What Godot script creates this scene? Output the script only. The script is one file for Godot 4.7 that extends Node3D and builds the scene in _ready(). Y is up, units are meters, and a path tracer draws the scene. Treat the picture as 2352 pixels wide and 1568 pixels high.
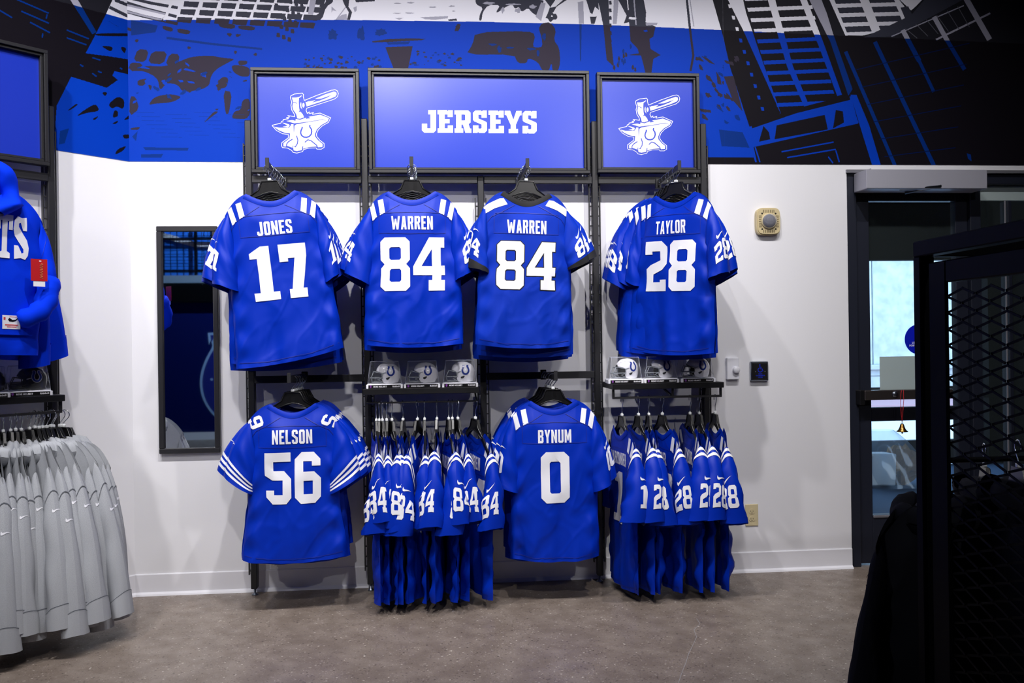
extends Node3D

# ---------- camera numbers, measured from the photograph (2352 x 1568) ----------
const FOCAL := 1977.0
const EYE := Vector3(0.0, 1.245, 4.46)
const ROLL := 0.014
const SQ := 0.70710678
var yaw_cam := atan(176.0 / 1977.0)
var ex := Vector3.RIGHT
var ey := Vector3.UP
var fw := Vector3.FORWARD
var corner_x := -1.513
var used := {}
var M := {}
var rng := RandomNumberGenerator.new()
var noise := FastNoiseLite.new()

func ray(px, py) -> Vector3:
	return fw + ex * ((px - 1176.0) / FOCAL) + ey * ((784.0 - py) / FOCAL)

func W(px, py, off = 0.0) -> Vector3:           # the point of a pixel on the plane off metres before the main wall
	var d = ray(px, py)
	return EYE + d * ((off - EYE.z) / d.z)

func LW(px, py, off = 0.0) -> Vector3:          # the same for the angled left wall
	var d = ray(px, py)
	var n = Vector3(SQ, 0, SQ)
	return EYE + d * ((off - n.dot(EYE - Vector3(corner_x, 0, 0))) / n.dot(d))

func FLR(px, py, y = 0.0) -> Vector3:
	var d = ray(px, py)
	return EYE + d * ((y - EYE.y) / d.y)

func at_depth(px, py, t) -> Vector3:
	return EYE + ray(px, py) * t

# ---------- nodes ----------
func numbered(called: String) -> String:
	var n = used.get(called, 0)
	used[called] = n + 1
	return called if n == 0 else "%s_%03d" % [called, n]

func thing(called: String, label: String, category: String, at = Vector3.ZERO, group = "") -> Node3D:
	var o = Node3D.new()
	o.name = numbered(called)
	add_child(o)
	o.position = at
	o.set_meta("label", label)
	o.set_meta("category", category)
	if group != "":
		o.set_meta("group", group)
	return o

func copy(src: Node3D, called: String, label: String, group = "") -> Node3D:
	var o = src.duplicate()
	o.name = numbered(called)
	add_child(o)
	o.set_meta("label", label)
	if group != "":
		o.set_meta("group", group)
	return o

func mesh_of(st: SurfaceTool, m: Material) -> ArrayMesh:
	st.generate_normals()
	st.index()
	var a = st.commit()
	a.surface_set_material(0, m)
	return a

func put(par: Node3D, called: String, mesh: Mesh, at = Vector3.ZERO) -> MeshInstance3D:
	var o = MeshInstance3D.new()
	o.mesh = mesh
	o.name = called
	par.add_child(o, true)
	o.position = at
	return o

func part(par: Node3D, called: String, st: SurfaceTool, m: Material) -> MeshInstance3D:   # shape given in the thing's own axes
	return put(par, called, mesh_of(st, m))

func wpart(par: Node3D, called: String, st: SurfaceTool, m: Material) -> MeshInstance3D:  # shape given in the room's axes
	var o = put(par, called, mesh_of(st, m))
	o.position = -par.position
	return o

func struct(called: String, st: SurfaceTool, m: Material) -> MeshInstance3D:
	var o = put(self, called, mesh_of(st, m))
	o.set_meta("kind", "structure")
	return o

# ---------- shapes ----------
func tool(smooth = false) -> SurfaceTool:
	var st = SurfaceTool.new()
	st.begin(Mesh.PRIMITIVE_TRIANGLES)
	st.set_smooth_group(0 if smooth else -1)
	return st

func tri(st, a, b, c):          # counter-clockwise seen from outside
	st.add_vertex(a); st.add_vertex(c); st.add_vertex(b)

func quad(st, a, b, c, d):
	tri(st, a, b, c); tri(st, a, c, d)

func face_out(st, pts, ctr):    # a convex face turned away from ctr
	var n = (pts[1] - pts[0]).cross(pts[2] - pts[0])
	var p = pts if n.dot(pts[0] - ctr) > 0 else []
	if p.is_empty():
		for i in range(pts.size() - 1, -1, -1):
			p.append(pts[i])
	for i in range(1, p.size() - 1):
		tri(st, p[0], p[i], p[i + 1])

func box(st, c: Vector3, s: Vector3, ch = 0.0, b = Basis()):
	var h = s * 0.5
	ch = minf(ch, minf(h.x, minf(h.y, h.z)) * 0.9)
	if ch <= 0.0:
		for ax in 3:
			for sg in [-1.0, 1.0]:
				var pts = []
				for k in [[-1, -1], [1, -1], [1, 1], [-1, 1]]:
					var v = Vector3()
					v[ax] = sg * h[ax]; v[(ax + 1) % 3] = k[0] * h[(ax + 1) % 3]; v[(ax + 2) % 3] = k[1] * h[(ax + 2) % 3]
					pts.append(c + b * v)
				face_out(st, pts, c)
		return
	for ax in 3:
		var u = (ax + 1) % 3
		var w = (ax + 2) % 3
		for sg in [-1.0, 1.0]:
			var pts = []
			for k in [[-1, -1], [1, -1], [1, 1], [-1, 1]]:
				var v = Vector3()
				v[ax] = sg * h[ax]; v[u] = k[0] * (h[u] - ch); v[w] = k[1] * (h[w] - ch)
				pts.append(c + b * v)
			face_out(st, pts, c)
		for su in [-1.0, 1.0]:
			for sw in [-1.0, 1.0]:
				var pts2 = []
				for k in [[-1, 0], [1, 0], [1, 1], [-1, 1]]:
					var v = Vector3()
					v[ax] = k[0] * (h[ax] - ch)
					v[u] = su * (h[u] if k[1] == 0 else h[u] - ch)
					v[w] = sw * (h[w] - ch if k[1] == 0 else h[w])
					pts2.append(c + b * v)
				face_out(st, pts2, c)
	for sx in [-1.0, 1.0]:
		for sy in [-1.0, 1.0]:
			for sz in [-1.0, 1.0]:
				var g = Vector3(sx, sy, sz)
				face_out(st, [c + b * (g * Vector3(h.x, h.y - ch, h.z - ch)), c + b * (g * Vector3(h.x - ch, h.y, h.z - ch)), c + b * (g * Vector3(h.x - ch, h.y - ch, h.z))], c)

func bar(st, a: Vector3, b: Vector3, w: float, d: float, ch = 0.002, up = Vector3.UP):   # a square bar from a to b
	var z = (b - a).normalized()
	var x = up.cross(z)
	x = Vector3.RIGHT if x.length() < 0.01 else x.normalized()
	var y = z.cross(x)
	box(st, (a + b) * 0.5, Vector3(w, d, a.distance_to(b)), ch, Basis(x, y, z))

func tube(st, pts, r, sides = 8, closed = false):
	var n = pts.size()
	var rings = []
	var side = Vector3.ZERO
	for i in n:
		var a = pts[(i - 1 + n) % n] if closed else pts[maxi(i - 1, 0)]
		var b = pts[(i + 1) % n] if closed else pts[mini(i + 1, n - 1)]
		var t = (b - a).normalized()
		if side == Vector3.ZERO:
			side = t.cross(Vector3.UP if absf(t.y) < 0.9 else Vector3.RIGHT).normalized()
		side = (side - t * side.dot(t)).normalized()
		var o = t.cross(side)
		var rr = r[i] if r is Array else r
		var ring = []
		for k in sides:
			var f = TAU * k / sides
			ring.append(pts[i] + (side * cos(f) + o * sin(f)) * rr)
		rings.append(ring)
	for i in (n if closed else n - 1):
		for k in sides:
			var q = (k + 1) % sides
			quad(st, rings[i][k], rings[i][q], rings[(i + 1) % n][q], rings[(i + 1) % n][k])
	if not closed:
		for k in range(1, sides - 1):
			tri(st, rings[0][0], rings[0][k + 1], rings[0][k])
			tri(st, rings[n - 1][0], rings[n - 1][k], rings[n - 1][k + 1])

func lathe(st, prof, xf = Transform3D(), n = 24):      # prof: [radius, height] from the bottom up
	for i in prof.size() - 1:
		for k in n:
			var a = TAU * k / n
			var b = TAU * (k + 1) / n
			var p = prof[i]
			var q = prof[i + 1]
			var A = xf * Vector3(cos(a) * p[0], p[1], -sin(a) * p[0])
			var B = xf * Vector3(cos(b) * p[0], p[1], -sin(b) * p[0])
			var C = xf * Vector3(cos(b) * q[0], q[1], -sin(b) * q[0])
			var D = xf * Vector3(cos(a) * q[0], q[1], -sin(a) * q[0])
			if p[0] > 1e-6:
				tri(st, A, B, C)
			if q[0] > 1e-6:
				tri(st, A, C, D)

func grid(st, nu: int, nv: int, f: Callable, flip = false):
	var p = []
	for j in nv + 1:
		var row = []
		for i in nu + 1:
			row.append(f.call(float(i) / nu, float(j) / nv))
		p.append(row)
	for j in nv:
		for i in nu:
			if flip:
				quad(st, p[j][i], p[j + 1][i], p[j + 1][i + 1], p[j][i + 1])
			else:
				quad(st, p[j][i], p[j][i + 1], p[j + 1][i + 1], p[j + 1][i])

func pv(flat, sx = 1.0, sy = 1.0, ox = 0.0, oy = 0.0) -> PackedVector2Array:
	var r = PackedVector2Array()
	for i in range(0, flat.size(), 2):
		r.append(Vector2(flat[i] * sx + ox, flat[i + 1] * sy + oy))
	return r

func ccw(p: PackedVector2Array) -> PackedVector2Array:
	if Geometry2D.is_polygon_clockwise(p):
		p.reverse()
	return p

# lays a flat outline (with holes) on any surface: cut into cells, so that it follows the surface's bends
func drape(st, outer: PackedVector2Array, holes, cell: float, map: Callable):
	outer = ccw(outer)
	var lo = outer[0]
	var hi = outer[0]
	for p in outer:
		lo = lo.min(p); hi = hi.max(p)
	var nx = maxi(1, ceili((hi.x - lo.x) / cell))
	var ny = maxi(1, ceili((hi.y - lo.y) / cell))
	for i in nx:
		for j in ny:
			var a = lo + Vector2((hi.x - lo.x) * i / nx, (hi.y - lo.y) * j / ny)
			var b = lo + Vector2((hi.x - lo.x) * (i + 1) / nx, (hi.y - lo.y) * (j + 1) / ny)
			var sq = PackedVector2Array([a, Vector2(b.x, a.y), b, Vector2(a.x, b.y)])
			var pieces = Geometry2D.intersect_polygons(outer, sq)
			for h in holes:
				var left = []
				for pc in pieces:
					for q in Geometry2D.clip_polygons(pc, h):
						if not Geometry2D.is_polygon_clockwise(q):
							left.append(q)
				pieces = left
			for pc in pieces:
				if pc.size() < 3:
					continue
				var ix = Geometry2D.triangulate_polygon(pc)
				for k in range(0, ix.size(), 3):
					var A = pc[ix[k]]
					var B = pc[ix[k + 1]]
					var C = pc[ix[k + 2]]
					if (B - A).cross(C - A) < 0:
						var s = B
						B = C
						C = s
					if absf((B - A).cross(C - A)) < 1e-9:
						continue
					tri(st, map.call(A), map.call(B), map.call(C))

func stroke(pts: PackedVector2Array, w: float) -> PackedVector2Array:     # a polyline with width as an outline
	var l = PackedVector2Array()
	var r = PackedVector2Array()
	for i in pts.size():
		var t = (pts[mini(i + 1, pts.size() - 1)] - pts[maxi(i - 1, 0)]).normalized()
		var n = Vector2(-t.y, t.x) * w * 0.5
		l.append(pts[i] + n)
		r.append(pts[i] - n)
	r.reverse()
	l.append_array(r)
	return l

# a flat outline pushed out to a plate: poly in x, y of xf, thickness along its z
func plate(st, poly: PackedVector2Array, z0: float, z1: float, xf = Transform3D()):
	poly = ccw(poly)
	var ix = Geometry2D.triangulate_polygon(poly)
	for k in range(0, ix.size(), 3):
		var A = poly[ix[k]]
		var B = poly[ix[k + 1]]
		var C = poly[ix[k + 2]]
		if (B - A).cross(C - A) < 0:
			var s = B
			B = C
			C = s
		tri(st, xf * Vector3(A.x, A.y, z1), xf * Vector3(B.x, B.y, z1), xf * Vector3(C.x, C.y, z1))
		tri(st, xf * Vector3(A.x, A.y, z0), xf * Vector3(C.x, C.y, z0), xf * Vector3(B.x, B.y, z0))
	for i in poly.size():
		var a = poly[i]
		var b = poly[(i + 1) % poly.size()]
		quad(st, xf * Vector3(a.x, a.y, z0), xf * Vector3(b.x, b.y, z0), xf * Vector3(b.x, b.y, z1), xf * Vector3(a.x, a.y, z1))

func ellipse(c: Vector2, rx: float, ry: float, n = 24) -> PackedVector2Array:
	var r = PackedVector2Array()
	for i in n:
		r.append(c + Vector2(cos(TAU * i / n) * rx, sin(TAU * i / n) * ry))
	return r

func text_on(par: Node3D, called: String, said: String, size: float, xf: Transform3D, m: Material, bold = true, squeeze = 1.0) -> MeshInstance3D:
	var t = TextMesh.new()
	var f = SystemFont.new()
	f.font_names = PackedStringArray(["Droid Sans"])
	f.font_weight = 700 if bold else 400
	t.font = f
	t.text = said
	t.font_size = 32
	t.pixel_size = size / 32.0
	t.depth = 0.0006
	t.curve_step = 2.0
	t.material = m
	var o = MeshInstance3D.new()
	o.mesh = t
	o.name = called
	par.add_child(o, true)
	o.transform = xf * Transform3D(Basis().scaled(Vector3(squeeze, 1, 1)), Vector3.ZERO)
	return o

# ---------- materials ----------
func mat(called: String, c: Color, rough = 0.6, metal = 0.0, spec = 0.5) -> StandardMaterial3D:
	var m = StandardMaterial3D.new()
	m.resource_name = called
	m.albedo_color = c
	m.roughness = rough
	m.metallic = metal
	m.metallic_specular = spec
	M[called] = m
	return m

func noise_tex(freq: float, kind = FastNoiseLite.TYPE_SIMPLEX_SMOOTH, bump = 0.0, oct = 3, ramp = null, size = 512, seed_at = 1) -> NoiseTexture2D:
	var n = FastNoiseLite.new()
	n.noise_type = kind
	n.frequency = freq
	n.fractal_octaves = oct
	n.seed = seed_at
	var t = NoiseTexture2D.new()
	t.width = size; t.height = size
	t.seamless = true
	t.noise = n
	if bump > 0.0:
		t.as_normal_map = true
		t.bump_strength = bump
	if ramp != null:
		t.color_ramp = ramp
	return t

func ramp_of(stops, cols) -> Gradient:
	var g = Gradient.new()
	g.offsets = PackedFloat32Array(stops)
	g.colors = PackedColorArray(cols)
	return g

func relief(m: StandardMaterial3D, t: Texture2D, s: float, amount: float):
	m.normal_enabled = true
	m.normal_texture = t
	m.normal_scale = amount
	m.uv1_triplanar = true
	m.uv1_scale = Vector3.ONE * s

# ---------- the printed wall graphic: flat print, drawn as polygons into a picture ----------
var mural := []          # [image, transform of a photo point to the image, zone polygons]

func fill_poly(im: Image, p: PackedVector2Array, c: Color):
	var lo = p[0].y
	var hi = p[0].y
	for q in p:
		lo = minf(lo, q.y); hi = maxf(hi, q.y)
	var y0 = maxi(0, ceili(lo - 0.5))
	var y1 = mini(im.get_height() - 1, floori(hi - 0.5))
	for y in range(y0, y1 + 1):
		var xs = PackedFloat32Array()
		var yy = y + 0.5
		for i in p.size():
			var a = p[i]
			var b = p[(i + 1) % p.size()]
			if (a.y <= yy) != (b.y <= yy):
				xs.append(a.x + (yy - a.y) / (b.y - a.y) * (b.x - a.x))
		xs.sort()
		for k in range(0, xs.size() - 1, 2):
			var x0 = maxi(0, roundi(xs[k]))
			var x1 = mini(im.get_width(), roundi(xs[k + 1]))
			if x1 > x0:
				im.fill_rect(Rect2i(x0, y, x1 - x0, 1), c)

const TONE := {
	"top": {"L": Color8(236, 236, 248), "D": Color8(58, 60, 74), "M": Color8(168, 168, 186), "K": Color8(34, 34, 42), "N": Color8(96, 98, 110)},
	"blue": {"L": Color8(0, 56, 176), "D": Color8(48, 42, 57), "M": Color8(0, 44, 122), "K": Color8(18, 15, 23), "N": Color8(0, 20, 70)},
}

func rounded(p: PackedVector2Array) -> PackedVector2Array:
	var r = PackedVector2Array()
	for i in p.size():
		var a = p[i]
		var b = p[(i + 1) % p.size()]
		r.append(a.lerp(b, 0.22)); r.append(a.lerp(b, 0.78))
	return r

func ink(flat, tone: String, ox = 0.0, oy = 0.0, sc = 1.0, wid = 0.0, soft = 0):       # numbers are points of the photograph, seen at sc
	var src = pv(flat)
	for k in soft:
		src = rounded(src)
	if wid > 0.0:
		src = stroke(src, wid)
	for m in mural:
		var p = PackedVector2Array()
		for q in src:
			p.append(m.to.call(q.x / sc + ox, q.y / sc + oy))
		if absf(area_of(p)) < 1.0:
			continue
		for zone in ["top", "blue"]:
			for piece in Geometry2D.intersect_polygons(p, m[zone]):
				fill_poly(m.im, piece, TONE[zone][tone])

func area_of(p) -> float:
	var s = 0.0
	for i in p.size():
		s += p[i].cross(p[(i + 1) % p.size()])
	return s * 0.5

func mural_sheet(wide: int, high: int, to: Callable, line) -> Dictionary:
	var im = Image.create(wide, high, false, Image.FORMAT_RGB8)
	var zt = PackedVector2Array([Vector2(-9000, -9000), Vector2(-9000, line[0].y)])
	var zb = PackedVector2Array([Vector2(-9000, 9000), Vector2(-9000, line[0].y)])
	for q in line:
		zt.append(Vector2(q.x, q.y)); zb.append(Vector2(q.x, q.y))
	zt.append(Vector2(19000, line[-1].y)); zb.append(Vector2(19000, line[-1].y))
	zt.append(Vector2(19000, -9000)); zb.append(Vector2(19000, 9000))
	var d = {"im": im, "to": to, "top": ccw(zt), "blue": ccw(zb)}
	fill_poly(im, PackedVector2Array([Vector2(0, 0), Vector2(wide, 0), Vector2(wide, high), Vector2(0, high)]), TONE["blue"]["L"])
	for pc in Geometry2D.intersect_polygons(d.top, PackedVector2Array([Vector2(0, 0), Vector2(wide, 0), Vector2(wide, high), Vector2(0, high)])):
		fill_poly(im, pc, TONE["top"]["L"])
	return d

func blot(x, y, rx, ry, tone, ox, oy, sc, turn = 0.0):                      # a ragged printed patch
	var f = []
	for k in 18:
		var a = TAU * k / 18
		var r = rng.randf_range(0.55, 1.1)
		var v = Vector2(cos(a) * rx * r, sin(a) * ry * r).rotated(turn)
		f.append(x + v.x); f.append(y + v.y)
	ink(f, tone, ox, oy, sc, 0.0, 1)

func draw_mural_main():
	var A := 3.92
	# left part: towers of windows above, players on the field below
	for s in [[1035, -10, 1590, 150, 26], [980, 60, 1600, 215, 28], [880, 150, 1240, 290, 24], [1120, -30, 1600, 70, 26]]:
		ink([s[0], s[1], (s[0] + s[2]) * 0.5, (s[1] + s[3]) * 0.5 + 8, s[2], s[3]], "D", 0, 0, A, s[4])
	ink([1040, 20, 1500, 130, 1450, 180, 1000, 70], "M", 0, 0, A, 18)
	ink([1480, 190, 1560, -20], "L", 0, 0, A, 26)
	for r in 4:
		for c in 8:
			var x = 1690 - r * 30 + c * 172 - c * c * 2
			var y = -58 + r * 70 + c * 7
			ink([x, y, x + 135, y + 5, x + 118, y + 56, x - 8, y + 46], "D", 0, 0, A)
	for r in 6:
		for c in 5:
			var x2 = 350 - r * 28 + c * 50
			var y2 = 50 + (r - 1) * 75 + c * 20 - 75
			if x2 > 290:
				ink([x2 - 14, y2 - 20, x2 + 12, y2 - 18, x2 + 18, y2 + 12, x2 + 10, y2 + 22, x2 - 16, y2 + 16], "D", 560, 0, A)
	ink([600, -20, 655, -20, 625, 130, 578, 125], "M", 560, 0, A)
	for d in [[1460, 230, 1560, 250, 1550, 290, 1470, 265], [1595, 255, 1720, 275, 1700, 312, 1600, 295], [1960, 205, 2120, 220, 2110, 262, 1985, 248], [2145, 225, 2300, 240, 2285, 278, 2150, 262], [2035, 300, 2095, 300, 2070, 335], [2120, 305, 2180, 310, 2130, 340],
			[1240, 440, 1340, 450, 1312, 560, 1200, 550], [1370, 460, 1510, 465, 1470, 580, 1330, 568], [1530, 480, 1620, 490, 1600, 592, 1488, 588], [1170, 560, 1285, 570, 1270, 640, 1170, 640],
			[1600, 560, 1720, 510, 1900, 500, 2000, 520, 2120, 530, 2060, 560, 1950, 620, 1900, 680, 1880, 790, 1650, 835, 1600, 760, 1500, 745, 1440, 820, 1420, 700, 1300, 640, 1230, 640, 1290, 590, 1480, 600],
			[1335, 945, 1390, 870, 1530, 845, 1645, 870, 1550, 922, 1400, 932], [1240, 720, 1330, 705, 1300, 770, 1240, 770], [1330, 760, 1370, 770, 1355, 820],
			[1170, 865, 1222, 870, 1255, 980, 1165, 1050], [2080, 580, 2250, 600, 2250, 690, 2170, 690, 2100, 650], [2140, 545, 2230, 545, 2222, 580, 2155, 592], [2010, 810, 2090, 830, 2062, 1020, 2030, 1030],
			[2080, 1072, 2110, 1000, 2170, 990, 2180, 900, 2252, 880, 2252, 1072], [1870, 1065, 1930, 1000, 1972, 1005, 1900, 1055, 1830, 1112], [1170, 1155, 1265, 1140, 1245, 1170, 1180, 1168], [1940, 760, 2000, 690, 2060, 700, 2040, 790, 1960, 800]]:
		ink(d, "D", 0, 0, A, 0.0, 2 if d.size() > 8 else 1)
	for d in [[1500, 330, 1900, 385, 2360, 432, 2360, 450, 1900, 405, 1500, 352], [1290, 1325, 1700, 1330, 1690, 1355, 1310, 1352], [1270, 1390, 1470, 1385, 1450, 1420, 1270, 1418], [1180, 180, 1420, 230, 1400, 290, 1180, 320], [1190, 1230, 1240, 1180, 1225, 1270]]:
		ink(d, "M", 0, 0, A)
	for d in [[1230, 365], [1700, 430], [2120, 470], [2300, 490], [1410, 690], [1700, 720], [1820, 770]]:
		blot(d[0], d[1], 18, 16, "D", 0, 0, A)
	for k in 40:
		var px = rng.randf_range(1180, 2240)
		var s3 = rng.randf_range(8, 30)
		blot(px, rng.randf_range(600, 1000) - (60 if px > 1500 and px < 1900 else 0), s3 * 1.5, s3 * 0.7, ["D", "L", "M"][k % 3], 0, 0, A, rng.randf_range(-0.9, 0.9))
	for k in 24:
		ink([1190 + k * 43, 1010 + (k * 37) % 240, 1400 + k * 40, 1014 + (k * 37) % 240], "M", 0, 0, A, 2.5)
	for d in [[1560, 800, 60, 30], [1700, 630, 70, 12], [1720, 740, 40, 12], [2110, 690, 50, 20], [2180, 760, 60, 40], [1300, 610, 50, 12]]:
		blot(d[0], d[1], d[2], d[3], "L", 0, 0, A, 0.2)
	# centre, white strip: washed figures
	ink([735, -20, 800, -20, 805, 20, 742, 60, 702, 180, 640, 180, 612, 165, 690, 110, 660, 100, 655, 78, 700, 72, 672, 50, 740, 28], "D", 560, 0, A, 0.0, 1)
	ink([920, 60, 875, 120, 828, 182], "M", 560, 0, A, 9)
	ink([885, -10, 950, -10, 942, 60, 975, 110, 955, 180, 930, 178, 945, 110, 905, 40], "D", 560, 0, A)
	ink([880, 135, 925, 125, 930, 178, 815, 182], "M", 560, 0, A)
	ink([790, 60, 810, 75, 835, 100, 800, 92, 790, 115], "M", 560, 0, A)
	ink([985, 70, 1018, 55, 1015, 95, 1000, 112], "M", 560, 0, A)
	ink([1000, -10, 1180, -10, 1178, 12, 1010, 20], "D", 560, 0, A)
	for d in [[1380, 30, 40, 6], [1500, 24, 38, 8], [1700, 64, 42, 8], [1870, 56, 30, 8], [1490, 118, 48, 6], [1380, 120, 40, 5], [1890, 100, 16, 6]]:
		blot(d[0], d[1], d[2], d[3], "M", 560, 0, A)
	ink([1590, 155, 1840, 145, 1835, 165, 1720, 178, 1630, 172], "M", 560, 0, A)
	ink([1360, 163, 1440, 160, 1400, 178], "M", 560, 0, A)
	ink([1840, 175, 1915, 168, 1920, 186, 1845, 188], "D", 560, 0, A)
	ink([2085, -20, 2700, -20, 2690, 90, 2660, 60, 2650, 150, 2590, 110, 2560, 70, 2500, 110, 2480, 60, 2440, 80, 2420, 40, 2360, 60, 2290, 110, 2270, 110, 2310, 45, 2200, 45, 2150, 110, 2140, 185, 2118, 185, 2125, 130, 2155, 70, 2090, 40], "D", 560, 0, A, 0.0, 1)
	for d in [[2200, 30, 60, 14], [2420, 40, 80, 10], [2330, 90, 20, 30], [2470, 95, 30, 26], [2600, 60, 40, 20]]:
		blot(d[0], d[1], d[2], d[3], "M", 560, 0, A)
	blot(655, 150, 50, 46, "D", 1100, 0, A)
	blot(655, 145, 14, 10, "L", 1100, 0, A)
	for d in [[580, -20, 700, -20, 640, 70, 690, 60, 780, -20, 820, -20, 700, 60, 670, 110, 620, 120, 640, 60], [600, 160, 640, 80, 660, 110, 640, 175], [960, -20, 1070, -20, 1080, 90, 1045, 60, 1020, 130, 1000, 110], [1000, 150, 1060, 150, 1040, 215, 1010, 215]]:
		ink(d, "D", 1100, 0, A)
	for d in [[890, 20, 940, 10, 945, 215, 900, 212], [560, 20, 600, 30, 560, 190, 510, 150], [1100, 170, 1150, 205, 1120, 210]]:
		ink(d, "M", 1100, 0, A)
	ink([1060, -20, 1165, -20, 1176, 215, 1215, 600, 1150, 540, 1120, 230, 1085, 60], "D", 1100, 0, A)
	for k in 8:
		ink([1170, 10 + k * 68, 1192, 8 + k * 68, 1196, 40 + k * 68, 1174, 42 + k * 68], "D", 1100, 0, A)
	ink([1215, -20, 1260, -20, 1240, 215, 1205, 215], "M", 1100, 0, A)
	ink([1245, -20, 1480, -20, 1505, 110, 1500, 200, 1590, 240, 1570, 330, 1535, 350, 1545, 440, 1635, 495, 1570, 530, 1550, 680, 1505, 680, 1460, 500, 1345, 495, 1440, 480, 1430, 440, 1365, 370, 1352, 200, 1305, 210, 1330, 140], "D", 1100, 0, A)
	ink([1335, -20, 1345, 90], "L", 1100, 0, A, 10)
	ink([1395, -20, 1415, 225], "M", 1100, 0, A, 12)
	blot(1500, 278, 24, 12, "L", 1100, 0, A)
	blot(1380, 165, 40, 14, "L", 1100, 0, A)
	ink([1500, 205, 1610, 205, 1600, 225, 1505, 232], "M", 1100, 0, A)
	ink([1870, -20, 1885, 120, 1900, 260, 1930, 500, 1905, 640], "D", 1100, 0, A, 20)
	ink([1900, 0, 1935, 240], "M", 1100, 0, A, 8)
	ink([905, 215, 925, 215, 920, 560, 910, 540], "M", 1100, 0, A)
	# centre, blue band: the hat shapes and the splatter over the signs
	ink([1155, 372, 1300, 352, 1480, 345, 1640, 350, 1600, 362, 1300, 378, 1160, 382], "D", 560, 0, A)
	ink([1275, 425, 1520, 415, 1500, 520, 1478, 620, 1350, 620, 1310, 520], "D", 560, 0, A)
	ink([1285, 380, 1500, 372, 1480, 398, 1300, 402], "M", 560, 0, A)
	for k in 60:
		var big = rng.randf_range(5, 22)
		blot(rng.randf_range(530, 1250), 610 - pow(rng.randf(), 2.0) * 110, big, big * 0.7, "D" if k % 3 else "M", 560, 0, A)
		if k < 36:
			blot(rng.randf_range(1500, 1980), 590 - pow(rng.randf(), 1.6) * 130, big, big * 0.6, "D" if k % 3 else "M", 560, 0, A)
	blot(1925, 250, 26, 42, "D", 560, 0, A, 0.5)
	ink([2085, 290, 2560, 280, 2625, 310, 2600, 420, 2640, 430, 2690, 420, 2680, 330, 2655, 260, 2680, 210, 2760, 200, 2812, 270, 2790, 360, 2840, 430, 2850, 560, 2830, 640, 2780, 640, 2770, 560, 2745, 640, 2690, 640, 2650, 560, 2560, 520, 2545, 570, 2470, 570, 2430, 490, 2000, 492, 2060, 400], "D", 560, 0, A, 0.0, 1)
	for d in [[2240, 400, 40, 12], [2300, 440, 26, 34], [2400, 430, 40, 10], [2650, 480, 14, 40], [2705, 330, 20, 40], [2590, 440, 40, 14]]:
		blot(d[0], d[1], d[2], d[3], "M", 560, 0, A)
	for d in [[1060, 300, 40, 70], [800, 310, 50, 60], [1230, 290, 60, 40]]:
		blot(d[0], d[1], d[2], d[3], "M", 560, 0, A)
	for k in 14:
		blot(1210 + rng.randf_range(0, 200), rng.randf_range(400, 640), 12, 26, "D" if k % 2 else "M", 1100, 0, A)
	# right part: the office towers
	var B := 3.128
	ink([110, -20, 215, -20, 340, 230, 610, 830, 380, 910, 330, 760, 240, 480, 190, 260], "K", 1600, 0, B)
	ink([330, -20, 900, -20, 1000, 200, 1110, 690, 610, 830, 460, 400, 355, 90], "K", 1600, 0, B)
	ink([880, -20, 2800, -20, 2800, 1500, 1240, 1190, 1110, 690], "K", 1600, 0, B)
	ink([930, -20, 1440, -20, 1560, 130, 1450, 190, 1200, 255, 1050, 255], "L", 1600, 0, B)
	ink([1440, -20, 1640, -20, 1560, 60, 1540, 75], "L", 1600, 0, B)
	for k in 10:
		ink([225 + k * 26, 30 + k * 82, 248 + k * 26, 32 + k * 82, 252 + k * 26, 58 + k * 82, 232 + k * 26, 58 + k * 82], "L", 1600, 0, B)
	for r in 12:                                               # light floors between the window rows
		var y3 = -38 + r * 76
		var x3 = 340 + r * 23
		var w3 = 470 - r * 4
		ink([x3, y3 + 18, x3 + w3, y3, x3 + w3 + 8, y3 + 26, x3 + 8, y3 + 46], "L", 1600, 0, B)
	ink([505, -20, 560, -20, 690, 470, 815, 775, 780, 785, 650, 480], "L", 1600, 0, B)
	ink([735, -20, 785, -20, 920, 330, 1045, 680, 1010, 690, 880, 340], "L", 1600, 0, B)
	ink([800, -20, 900, -20, 980, 240, 1120, 640, 1090, 690, 960, 300], "M", 1600, 0, B)
	ink([890, -20, 945, -20, 1075, 270, 1110, 420, 1000, 260], "K", 1600, 0, B)
	for r in 4:
		for c in 3:
			var x4 = 985 + c * 245 + r * 26
			var y4 = -12 + r * 68 - c * 6
			if x4 + 175 - r * 20 < 1560 - r * 10:
				ink([x4, y4, x4 + 178, y4 - 6, x4 + 196, y4 + 34, x4 + 16, y4 + 40], "D", 1600, 0, B)
	ink([1465, 55, 1520, 45, 1560, 130, 1500, 140], "D", 1600, 0, B)
	ink([1660, -30, 1940, -30, 1910, 0, 1420, 262, 1200, 270, 1540, 110], "D", 1600, 0, B)
	ink([1580, 60, 1680, -20, 1720, -20, 1620, 70], "D", 1600, 0, B)
	for s in [[1070, 370, 1430, 1200, 26], [1280, 300, 1715, 1210, 30], [1480, 215, 1600, 440, 34], [1600, 440, 1704, 660, 24], [1705, 120, 1800, 290, 34], [1800, 290, 1925, 500, 30], [1930, -20, 2105, 285, 40]]:
		ink([s[0], s[1], s[2], s[3]], "M", 1600, 0, B, s[4])
	for s in [[1400, 262, 1920, 40, 8], [1720, 285, 2110, 95, 14]]:
		ink([s[0], s[1], s[2], s[3]], "M", 1600, 0, B, s[4])
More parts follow.
